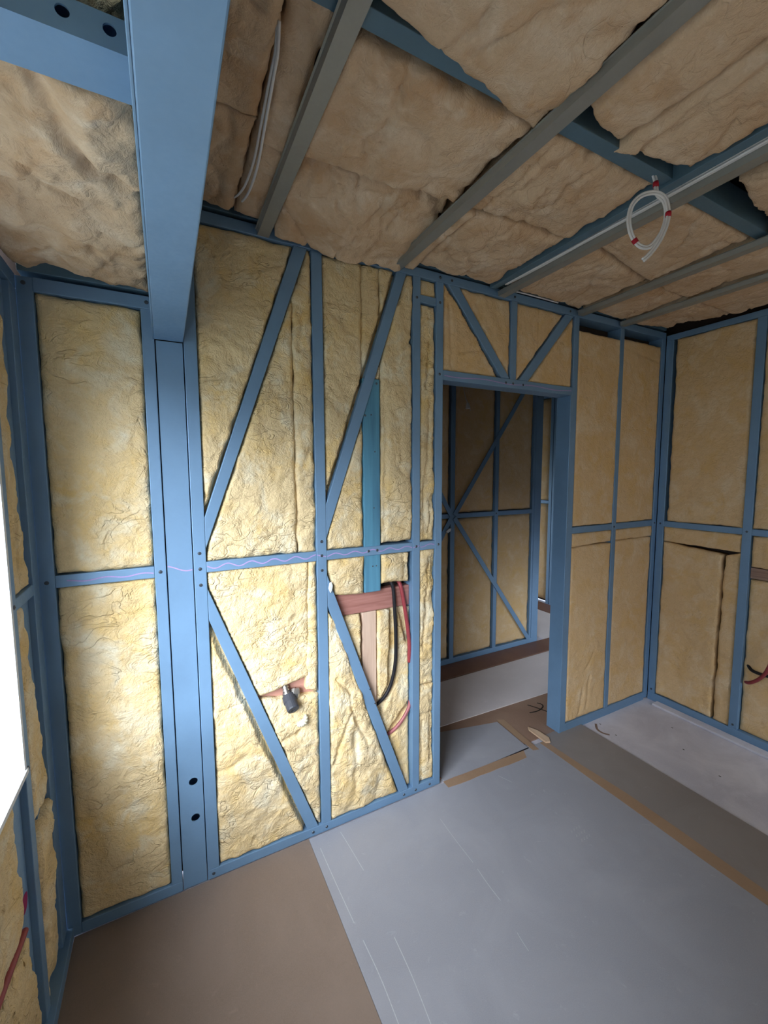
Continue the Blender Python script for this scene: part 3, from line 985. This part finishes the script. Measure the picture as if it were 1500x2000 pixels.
batt('insulation batt over the door, left of the short stud', 'back', (1.196, 1.618, 2.094, 2.484), -0.006, amp=0.004, group=g_b, mat=WOOL_FLAT,
     grooves=[gr('D5', 0.023)], rag=0.006, creases=[(1.29, 2.19, 1.46, 2.22, .008, .006), (1.25, 2.1, 1.23, 2.4, .006, .008)])
batt('insulation batt over the door, right of the short stud', 'back', (1.663, 2.098, 2.094, 2.484), -0.006, amp=0.003, group=g_b, mat=WOOL_FLAT,
     grooves=[gr('D6', 0.023)], creases=[(1.82, 2.2, 1.82, 2.48, .004, .006)])
FL = dict(amp=0.0022, wrinkle=0.0012, mat=WOOL_FLAT, round_d=0.006)
batt('smooth insulation batt right of the door frame, above the noggin', 'back', (2.143, 2.521, 1.284, 2.415), 0.001, group=g_b, rag=0.003, **FL)
batt('smooth insulation batt in the corner of the back wall, above the noggin', 'back', (2.553, 2.955, 1.282, 2.43), -0.003, group=g_b, rag=0.003, **FL,
     creases=[(2.57, 2.38, 2.95, 2.33, .005, .005)])
batt('narrow insulation flap right of the door frame, just below the noggin', 'back', ((2.143, 1.158), (2.516, 1.168), (2.516, 1.238), (2.143, 1.238)), -0.001, group=g_b, **FL)
batt('smooth insulation batt right of the door frame, at the floor', 'back', (2.143, 2.516, 0.047, 1.155), -0.002, group=g_b, rag=0.003, **FL,
     creases=[(2.34, 0.10, 2.36, 0.30, .010, .006), (2.32, 0.36, 2.40, 0.46, .010, .005), (2.26, 0.05, 2.30, 0.22, .012, .006)])
batt('narrow insulation flap in the corner of the back wall, just below the noggin', 'back', (2.557, 2.955, 1.168, 1.238), -0.001, group=g_b, **FL)
batt('smooth insulation batt in the corner of the back wall, at the floor', 'back', (2.557, 2.948, 0.047, 1.165), -0.002, group=g_b, rag=0.003, **FL)

# ================================================================ INSULATION: right wall
g_r = 'insulation batts in the right wall'
batt('large smooth insulation batt in the right wall beside the corner, above the noggin', 'right', (1.188, 1.606, 1.277, 2.468), -0.003, group=g_r, rag=0.005,
     amp=0.003, wrinkle=0.0018, mat=WOOL_FLAT, creases=[(1.19, 1.34, 1.28, 1.335, .004, .008)])
batt('narrow insulation flap in the right wall, just below the noggin', 'right', ((1.188, 1.128), (1.62, 1.138), (1.62, 1.234), (1.188, 1.234)), 0.0, group=g_r, **FL)
batt('wrinkled insulation batt in the right wall beside the corner, at the floor', 'right', ((1.285, 0.047), (1.620, 0.047), (1.620, 1.132), (1.275, 1.10)), -0.002, group=g_r,
     rag=0.004, amp=0.004, wrinkle=0.0024, mat=WOOL_FLAT)
batt('narrow insulation strip left of the second stud of the right wall', 'right', ((1.188, 0.047), (1.272, 0.047), (1.262, 1.10), (1.188, 1.124)), -0.004, group=g_r,
     rag=0.006, amp=0.004, step=0.009, mat=WOOL_FLAT)
batt('insulation batt at the right edge of the photo, above the noggin', 'right', (0.648, 1.136, 1.277, 2.468), -0.005, group=g_r, **FL)
batt('insulation piece at the right edge of the photo, just below the noggin', 'right', (0.648, 1.136, 1.052, 1.234), -0.005, group=g_r, amp=0.004, mat=WOOL_FLAT,
     creases=[(1.09, 1.06, 1.08, 1.2, .005, .008)])
batt('sunken insulation batt behind the crossing hoses at the right edge', 'right', (0.648, 1.136, 0.047, 0.975), -0.022, group=g_r, **FL, thick=0.085,
     creases=[(1.13, 0.86, 1.0, 0.83, .006, .004)])
box('insulation_lining', 3.004, 3.09, -2.15, 0.598, 0.05, 2.468, WOOL_FLAT, wr)

# ================================================================ INSULATION: left wall
g_l = 'insulation batts in the left wall'
batt('narrow insulation batt beside the window, above the noggin', 'left', ((1.437, 1.273), (1.575, 1.273), (1.522, 2.155), (1.437, 2.155)), 0.0, 0.08, group=g_l,
     amp=0.005, rag=0.006, step=0.009, shape=lambda u, v, s, t: -0.006 * s, creases=[(1.50, 1.28, 1.505, 1.62, .004, .012)])
batt('narrow insulation batt beside the window, below the noggin', 'left', ((1.437, 0.62), (1.592, 0.60), (1.500, 1.233), (1.437, 1.233)), 0.0, 0.08, group=g_l,
     amp=0.005, rag=0.007, step=0.009, creases=[(1.44, 1.06, 1.5, 1.09, .005, .010)])
batt('torn insulation batt in the left corner near the floor', 'left', ((1.437, 0.05), (1.56, 0.05), (1.59, 0.59), (1.437, 0.56)), 0.004, 0.08, group=g_l,
     amp=0.010, rag=0.016, step=0.009, bulge=0.006)
batt('ragged insulation batt directly under the window sill', 'left', ((0.662, 0.50), (1.318, 0.435), (1.285, 0.784), (0.662, 0.784)), -0.002, 0.08, group=g_l,
     amp=0.004, rag=0.022)
batt('ragged insulation batt under the window near the floor', 'left', ((0.662, 0.045), (1.375, 0.045), (1.325, 0.385), (0.662, 0.47)), -0.002, 0.08, group=g_l,
     amp=0.004, rag=0.024)
tag(tube('red_cable', [(LX - 0.004, 1.30, 0.428), (LX - 0.002, 1.15, 0.455), (LX - 0.004, 0.95, 0.474), (LX - 0.010, 0.70, 0.488)], 0.008, REDPIPE),
    'dark red cable in the gap between the batts under the window', 'cable')
box('insulation_lining', -0.455, -0.376, -0.39, 0.618, 0.045, 0.784, WOOL, wl)
box('insulation_lining', -0.455, -0.376, -2.1, -0.455, 0.045, 2.155, WOOL, wl)

# ================================================================ INSULATION: hall walls
g_h = 'insulation batts in the hall wall'
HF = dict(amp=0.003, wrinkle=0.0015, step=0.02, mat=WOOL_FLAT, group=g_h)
for a, b, w in ((1.545, 2.05, 'left of the first hall stud'), (2.104, 2.526, 'between the two hall studs'), (2.574, 2.976, 'beside the hall end post')):
    batt(f'dim insulation batt seen through the doorway, {w}, above the noggin', 'hall', (a, b, 1.28, 2.495), -0.012, **HF)
    batt(f'dim insulation batt seen through the doorway, {w}, below the noggin', 'hall', (a, b, 0.05, 1.23), -0.012, rag=0.008, **HF)
box('insulation_lining', 4.108, 4.18, 1.8, 3.45, 0.05, 2.49, WOOL_FLAT, wf)
for a, b in ((3.55, 3.975),):
    batt('insulation batt in the far wall' + ' left of the double stud, above the noggin', 'far', (a, b, 1.28, 2.49), -0.008, step=0.05, mat=WOOL_FLAT,
         group='far wall batts')
    batt('insulation batt in the far wall' + ' left of the double stud, below the noggin', 'far', (a, b, 0.05, 1.23), -0.008, step=0.05, mat=WOOL_FLAT,
         group='far wall batts')

# ================================================================ INSULATION: ceiling
g_c = 'insulation batts in the ceiling'
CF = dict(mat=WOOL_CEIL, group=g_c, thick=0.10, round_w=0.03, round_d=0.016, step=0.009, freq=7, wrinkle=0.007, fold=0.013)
sag = lambda d: (lambda u, v, s, t: d * math.sin(math.pi * min(1, max(0, s))) * (0.6 + 0.4 * math.sin(math.pi * t)))
batt('ceiling batt next to the beam, behind the joist', 'ceil', (0.085, 0.252, 0.848, 1.190), -0.006, amp=0.008, rag=0.008, **CF)
batt('ceiling batt between the beam and the loose cable, at the back wall', 'ceil', (0.085, 0.258, 1.198, 1.640), -0.010, amp=0.008, rag=0.008, **CF)
batt('ceiling batt between the loose cable and the first batten', 'ceil', (0.262, 0.352, 0.848, 1.640), -0.006, amp=0.008, rag=0.006, **CF,
     creases=[(0.26, 1.27, 0.35, 1.275, .008, .016)])
batt('big ceiling batt with a long slanting crease, between the first two battens', 'ceil', ((0.384, 0.900), (0.910, 0.880), (0.925, 1.232), (0.384, 1.265)), 0.0, amp=0.009, rag=0.007, bulge=0.012, **CF,
     creases=[(0.535, 0.88, 0.565, 1.04, .010, .012), (0.565, 1.04, 0.565, 1.16, .012, .010)])
batt('sagging crumpled ceiling batt over the top plate between the first two battens', 'ceil', ((0.384, 1.288), (0.925, 1.262), (0.950, 1.664), (0.40, 1.645)), -0.010, amp=0.011, rag=0.009, **CF,
     shape=lambda u, v, s, t: 0.044 * math.sin(math.pi * min(1, s * 0.8 + 0.16)) * sstep(0.05, 0.8, t) + 0.018 * sstep(0.90, 1.0, t) + 0.012 * sstep(0.0, 0.2, t) * sstep(0.5, 0.9, s) - 0.016 * (1 - abs(noise.noise(V((u * 26 + 2 * noise.noise(V((u * 7, v * 9, 1))), v * 7, 3.3))))) ** 3 * (1 - sstep(0.15, 0.6, t)),
     creases=[(0.50, 1.28, 0.53, 1.36, .006, .014), (0.40, 1.29, 0.56, 1.30, .010, .014), (0.60, 1.30, 0.64, 1.42, .006, .014), (0.72, 1.30, 0.70, 1.42, .007, .016), (0.80, 1.32, 0.78, 1.44, .006, .014),
              (0.44, 1.30, 0.46, 1.40, .006, .010), (0.58, 1.275, 0.92, 1.275, .012, .018)])
batt('narrow pale insulation strip beside the second batten at the back wall', 'ceil', ((0.962, 1.24), (1.02, 1.24), (1.022, 1.668), (0.968, 1.672)), 0.008, amp=0.004, rag=0.006, **CF)
batt('lumpy ceiling batt between the second batten and the cables, beside the joist', 'ceil', ((0.962, 0.872), (1.455, 0.872), (1.455, 1.20), (0.962, 1.232)), -0.006, amp=0.011, rag=0.009, bulge=0.012, **CF,
     creases=[(1.10, 0.88, 1.06, 1.10, .018, .016), (1.02, 0.90, 1.03, 1.2, .010, .014)])
batt('ceiling batt between the second batten and the cables, at the back wall', 'ceil', ((1.026, 1.242), (1.455, 1.210), (1.455, 1.640), (1.026, 1.655)), -0.006, amp=0.008, rag=0.007, bulge=0.012, **CF,
     creases=[(1.04, 1.27, 1.22, 1.25, .012, .010), (1.1, 1.45, 1.4, 1.40, .010, .006)])
batt('smooth ceiling batt behind the hanging cable coil, beside the joist', 'ceil', ((1.575, 0.872), (2.10, 0.878), (2.10, 1.262), (1.575, 1.19)), -0.004, amp=0.004, rag=0.005, **CF,
     creases=[(2.02, 0.9, 2.06, 1.2, .012, .012)])
batt('smooth ceiling batt above the doorway, at the back wall', 'ceil', ((1.575, 1.20), (2.10, 1.272), (2.10, 1.655), (1.575, 1.63)), -0.004, amp=0.005, rag=0.005, **CF,
     creases=[(1.75, 1.28, 1.68, 1.5, .012, .008)])
batt('long ceiling batt in the far right corner, beside the joist', 'ceil', (2.146, 2.486, 0.872, 1.300), -0.004, amp=0.005, rag=0.007, **CF)
batt('flat ceiling batt over the back corner, at the wall', 'ceil', (2.146, 2.486, 1.305, 1.655), -0.006, amp=0.004, rag=0.005, **CF)
batt('ceiling batt beside the right wall top plate, towards the joist', 'ceil', (2.530, 2.985, 0.872, 1.30), -0.004, amp=0.005, rag=0.007, **CF,
     creases=[(2.80, 1.20, 2.90, 1.18, .016, .022)])
batt('ceiling batt in the very corner of the back and right walls', 'ceil', ((2.530, 1.31), (2.975, 1.31), (2.90, 1.62), (2.530, 1.655)), -0.006, amp=0.004, rag=0.005, **CF)
# nearer row
batt('dark ceiling batt beside the beam, nearest the camera', 'ceil', (0.085, 0.352, -0.25, 0.842), -0.006, amp=0.009, rag=0.009, **CF,
     creases=[(0.30, 0.5, 0.22, 0.8, .01, .012)])
batt('broad pale ceiling batt between the first two battens, nearest the camera', 'ceil', ((0.384, -0.25), (0.905, -0.25), (0.912, 0.876), (0.384, 0.792)), 0.010, amp=0.007, rag=0.009, bulge=0.010, **CF,
     creases=[(0.52, 0.55, 0.50, 0.72, .014, .010), (0.6, 0.4, 0.8, 0.5, .012, .008)])
batt('ceiling batt with a torn end right of the second batten, nearest the camera', 'ceil', ((0.962, -0.25), (1.185, -0.25), (1.172, 0.812), (0.992, 0.775)), -0.002, amp=0.006, rag=0.009, **CF)
batt('pale rounded ceiling batt left of the cable bundle, nearest the camera', 'ceil', ((1.195, -0.25), (1.452, -0.25), (1.440, 0.765), (1.190, 0.830)), 0.004, amp=0.008, rag=0.010, bulge=0.010, **CF,
     creases=[(1.24, 0.3, 1.26, 0.8, .012, .010)])
batt('ceiling batt right of the cable bundle, nearest the camera', 'ceil', ((1.660, -0.25), (2.10, -0.25), (2.10, 0.79), (1.690, 0.745)), 0.0, amp=0.009, rag=0.010, **CF)
batt('ceiling batt near the right wall, nearest the camera', 'ceil', (2.146, 2.985, -0.25, 0.812), 0.0, amp=0.009, rag=0.010, **CF)
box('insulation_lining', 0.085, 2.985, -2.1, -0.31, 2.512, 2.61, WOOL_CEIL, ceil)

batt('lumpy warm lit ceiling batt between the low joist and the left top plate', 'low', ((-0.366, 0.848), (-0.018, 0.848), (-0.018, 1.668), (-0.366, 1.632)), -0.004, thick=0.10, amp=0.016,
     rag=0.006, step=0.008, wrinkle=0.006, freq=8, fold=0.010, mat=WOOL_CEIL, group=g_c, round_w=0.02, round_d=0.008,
     shape=lambda u, v, s, t: 0.012 * math.sin(math.pi * s) * math.sin(math.pi * t) - 0.03 * math.exp(-((s - .42) / .25) ** 2) * sstep(0.90, 1.0, t) + 0.014 * s * s * sstep(.8, 1, t),
     creases=[(-0.15, 0.88, -0.10, 1.05, .014, .020), (-0.10, 1.05, -0.04, 1.10, .014, .022), (-0.09, 1.22, -0.02, 1.20, .016, .024), (-0.14, 1.38, -0.12, 1.48, .008, .012),
              (-0.20, 1.18, -0.08, 1.24, .010, .010), (-0.06, 1.36, -0.02, 1.32, .008, .016), (-0.25, 1.40, -0.22, 1.55, .010, .010), (-0.3, 1.0, -0.2, 1.1, .012, .010)])
batt('yellow ceiling batt above the low joist, at the top left corner', 'low', (-0.366, -0.022, -0.30, 0.842), -0.062, thick=0.16, amp=0.012, rag=0.012, mat=WOOL, group=g_c,
     bulge=0.012)
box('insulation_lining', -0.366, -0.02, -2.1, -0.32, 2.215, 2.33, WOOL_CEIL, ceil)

# ================================================================ TIMBERS
tag(box('timber_board', 0.7765, 0.8575, 1.676, 1.745, 1.066, 2.015, BLUEWOOD, None, 0.003), 'upright blue painted timber board behind the noggin', 'timber')
tb = bpy.data.objects['timber_board']
for x, z in ((0.818, 1.185), (0.836, 1.185), (0.815, 1.86), (0.832, 1.70), (0.826, 1.45)):
    screw((x, 1.676, z), (0, -1, 0), tb, 0.0035)
tag(box('timber_block', 0.615, 1.0255, 1.703, 1.745, 0.968, 1.066, PINKWOOD, None, 0.003), 'horizontal red brown timber block below the blue board', 'timber')
tag(box('timber_upright', 0.776, 0.847, 1.703, 1.735, 0.26, 0.966, PINE, None, 0.003), 'raw pine upright under the red brown block', 'timber')
tag(box('plywood_backing', 0.20, 0.552, 1.712, 1.728, 0.56, 0.80, PINKFLAT, None, 0.001), 'pink plywood backing behind the pipe valve', 'plywood')
tag(box('timber_noggin', 3.020, 3.060, 0.646, 1.138, 0.982, 1.046, GREYWOOD, None, 0.003), 'aged brown timber noggin at the right edge of the photo', 'timber')

# ================================================================ HOSES AND CABLES
tag(tube('black_hose', [(0.914, 1.715, 1.18), (0.922, 1.698, 1.10), (0.931, 1.690, 1.06), (0.937, 1.686, 0.95), (0.941, 1.684, 0.82), (0.938, 1.685, 0.70), (0.918, 1.690, 0.60),
                        (0.880, 1.700, 0.53), (0.835, 1.742, 0.47)], 0.0085, BLACKRUB), 'black hose curving down beside the pine upright', 'hose')
tag(tube('red_pipe', [(0.972, 1.716, 1.09), (0.978, 1.698, 1.06), (0.994, 1.690, 0.96), (1.010, 1.690, 0.86), (1.022, 1.692, 0.76), (1.024, 1.70, 0.68)], 0.0095, REDPIPE),
    'upper red pipe running behind the stud near the door', 'pipe')
tag(tube('red_pipe', [(1.040, 1.715, 0.49), (1.020, 1.694, 0.452), (0.985, 1.690, 0.405), (0.945, 1.694, 0.365), (0.905, 1.712, 0.33)], 0.0085, PINKPIPE),
    'lower pinkish red pipe emerging below the black hose', 'pipe')
tag(tube('black_hose', [(3.050, 1.135, 0.475), (3.014, 1.10, 0.443), (3.008, 1.05, 0.436), (3.008, 0.98, 0.442), (3.012, 0.86, 0.46), (3.05, 0.70, 0.50)], 0.009, BLACKRUB),
    'black hose sagging in the right wall', 'hose')
tag(tube('red_pipe', [(3.050, 1.14, 0.345), (3.006, 1.10, 0.362), (2.996, 1.055, 0.405), (2.994, 1.02, 0.47), (3.000, 0.985, 0.62), (3.02, 0.95, 0.85), (3.05, 0.93, 0.97)], 0.0095, REDPIPE),
    'dark red pipe crossing in front of the black hose in the right wall', 'pipe')

WALLC = 0.0042
# cables lying in the ceiling channel along the third batten
for k, (dx, dz) in enumerate(((-0.003, -0.008), (0.0065, -0.006), (0.001, 0.004))):
    tag(tube('ceiling_cable', [(1.510 + dx, 1.60, 2.523 + dz), (1.508 + dx + 0.004 * k, 1.40, 2.519 + dz), (1.509 + dx, 1.15, 2.517 + dz), (1.510 + dx, 0.90, 2.515 + dz),
                               (1.511 + dx, 0.60, 2.516 + dz), (1.510 + dx, 0.20, 2.518 + dz), (1.51 + dx, -0.6, 2.520 + dz)], WALLC, WHITECABLE),
        ('lowest', 'middle', 'uppermost')[k] + ' white cable of the bundle lying along the third ceiling batten', 'cable', 'cables along the third batten')
tag(tube('ceiling_cable', [(1.600, 1.668, 2.530), (1.70, 1.662, 2.531), (1.82, 1.66, 2.530), (1.95, 1.664, 2.531)], 0.004, WHITECABLE),
    'white cable resting on the top plate above the door', 'cable')
lc = [(0.250, 0.93, 2.524), (0.256, 0.97, 2.500), (0.258, 1.02, 2.490), (0.266, 1.14, 2.486), (0.278, 1.30, 2.487), (0.279, 1.42, 2.492), (0.276, 1.50, 2.505), (0.275, 1.58, 2.535)]
tag(tube('loose_cable', lc, 0.0036, WHITECABLE), 'loose pale cable hanging under the ceiling beside the beam', 'cable', 'loose cables by the beam')
tag(tube('loose_cable', [(p[0] - 0.004 - 0.022 * (i / 7) ** 2, p[1], p[2] + 0.006) for i, p in enumerate(lc)], 0.0034, WHITECABLE),
    'second loose pale cable, closer to the beam', 'cable', 'loose cables by the beam')

# hanging coil of twin white cable with red tape bands
coil = empty('cable_coil', (1.396, 0.836, 2.30), 'coil of white twin cable with red tape bands hanging from the ceiling', 'cable')
LP = [(1.400, 0.850, 2.545), (1.396, 0.836, 2.508), (1.396, 0.829, 2.465), (1.412, 0.815, 2.438), (1.413, 0.807, 2.396), (1.399, 0.808, 2.348), (1.373, 0.816, 2.308),
      (1.348, 0.825, 2.293), (1.323, 0.837, 2.302), (1.304, 0.848, 2.336), (1.299, 0.853, 2.381), (1.31, 0.849, 2.422), (1.335, 0.836, 2.447), (1.368, 0.817, 2.453),
      (1.392, 0.801, 2.435), (1.398, 0.793, 2.392), (1.387, 0.791, 2.35), (1.364, 0.795, 2.303), (1.335, 0.804, 2.263), (1.313, 0.811, 2.242)]
lp = catmull(LP, 6)
nl = V((0.463, 0.886, 0))


def offset_path(P, d):
    o = []
    for i, p in enumerate(P):
        t = (P[min(i + 1, len(P) - 1)] - P[max(i - 1, 0)]).normalized()
        s = t.cross(nl).normalized()
        o.append(p + s * d)
    return o


tube('coil_cable', offset_path(lp, 0.0036), 0.0037, WHITECABLE, coil, smooth_path=False)
tube('coil_cable', offset_path(lp, -0.0036), 0.0037, WHITECABLE, coil, smooth_path=False)
for i in (8 * 6 + 2, 15 * 6 + 1, 8):
    seg = lp[i - 1:i + 2]
    tube('tape_band', seg, 0.0082, REDTAPE, coil, smooth_path=False)

# white plug sleeve hanging in the hall
pl = empty('hanging_plug', (2.19, 2.74, 2.12), 'small white sleeve hanging on a thread in the hall', 'cable end')
tube('thread', [(2.165, 2.748, 2.30), (2.170, 2.742, 2.25), (2.184, 2.738, 2.20), (2.195, 2.735, 2.165)], 0.0025, WHITECABLE, pl)
tube('sleeve', [(2.194, 2.734, 2.172), (2.198, 2.733, 2.15), (2.200, 2.732, 2.125)], [0.008] + [0.010 + 0.012 * i / 16 for i in range(1, 16)] + [0.016], WHITECABLE, pl)
tube('thread', [(2.185, 2.738, 2.20), (2.215, 2.736, 2.15), (2.228, 2.735, 2.11)], 0.002, WHITECABLE, pl)

tag(prism('wool_tuft', [(2.003, 1.135), (2.03, 1.155), (2.055, 1.16), (2.05, 1.135), (2.02, 1.12)], 1, 2.742, 2.758, PAINTW, None, 0.003),
    'scrap of white paper tucked into the hall insulation', 'scrap')
tag(prism('wool_tuft', [(0.600, 1.112), (0.605, 1.136), (0.614, 1.142), (0.620, 1.124), (0.616, 1.104), (0.609, 1.092)], 1, 1.660, 1.6695, mat_plain('pale_tuft', (0.66, 0.70, 0.72), .9), None, 0.003),
    'pale torn tuft at the top of the lower brace', 'scrap')
tag(tube('wool_tuft', [(0.455, 1.672, 0.535), (0.468, 1.662, 0.545), (0.482, 1.660, 0.555), (0.490, 1.668, 0.575)], [0.004 + 0.011 * math.sin(math.pi * i / 24) + 0.003 * math.sin(i * 1.9) for i in range(25)],
         mat_wool('white_tuft', (0.80, 0.77, 0.62), (0.8, 0.75, 0.5), (0.85, 0.84, 0.78))), 'white tuft of torn wool below the pipe valve', 'scrap')

# ================================================================ PIPE VALVE
va = empty('pipe_valve', (0.43, 1.68, 0.6), 'dark capped pipe valve poking out of the insulation', 'valve')


def revolve(name, p0, axis, prof, mat, parent, seg=20):
    """lathe: prof = [(distance along axis, radius)]"""
    A = V(axis).normalized(); P0 = V(p0)
    n = A.orthogonal().normalized(); b = A.cross(n)
    verts, faces = [], []
    for d, r in prof:
        for k in range(seg):
            a = 2 * math.pi * k / seg
            verts.append(P0 + A * d + (n * math.cos(a) + b * math.sin(a)) * r)
    for i in range(len(prof) - 1):
        for k in range(seg):
            faces.append((i * seg + k, i * seg + (k + 1) % seg, (i + 1) * seg + (k + 1) % seg, (i + 1) * seg + k))
    faces += [tuple(range(seg)), tuple(range((len(prof) - 1) * seg, len(prof) * seg))]
    return mesh_obj(name, verts, faces, mat, parent, False)


rings = [(0, .0115)]
for k in range(4):
    d = 0.004 + k * 0.012
    rings += [(d, .0115), (d + .002, .0150), (d + .007, .0150), (d + .009, .0115)]
rings += [(0.056, .0115)]
revolve('ribbed_collar', (0.408, 1.705, 0.722), (0.12, -0.45, -0.85), rings, NICKEL, va)
revolve('elbow', (0.412, 1.692, 0.690), (0.30, -0.30, -0.85), [(0, .013), (.01, .019), (.045, .021), (.055, .012)], CHARCOAL, va)
revolve('cap', (0.421, 1.690, 0.668), (0.10, -0.80, -0.52), [(0, .018), (.004, .0275), (.030, .0285), (.034, .0255), (.062, .0255), (.068, .0235), (.069, .010), (.067, .0085)], CHARCOAL, va)
revolve('side_nut', (0.432, 1.696, 0.676), (0.92, -0.30, -0.16), [(0, .014), (.006, .020), (.016, .0235), (.017, .021), (.021, .021), (.022, .0235), (.034, .0235), (.036, .019), (.040, .012)], NICKEL, va, 6)
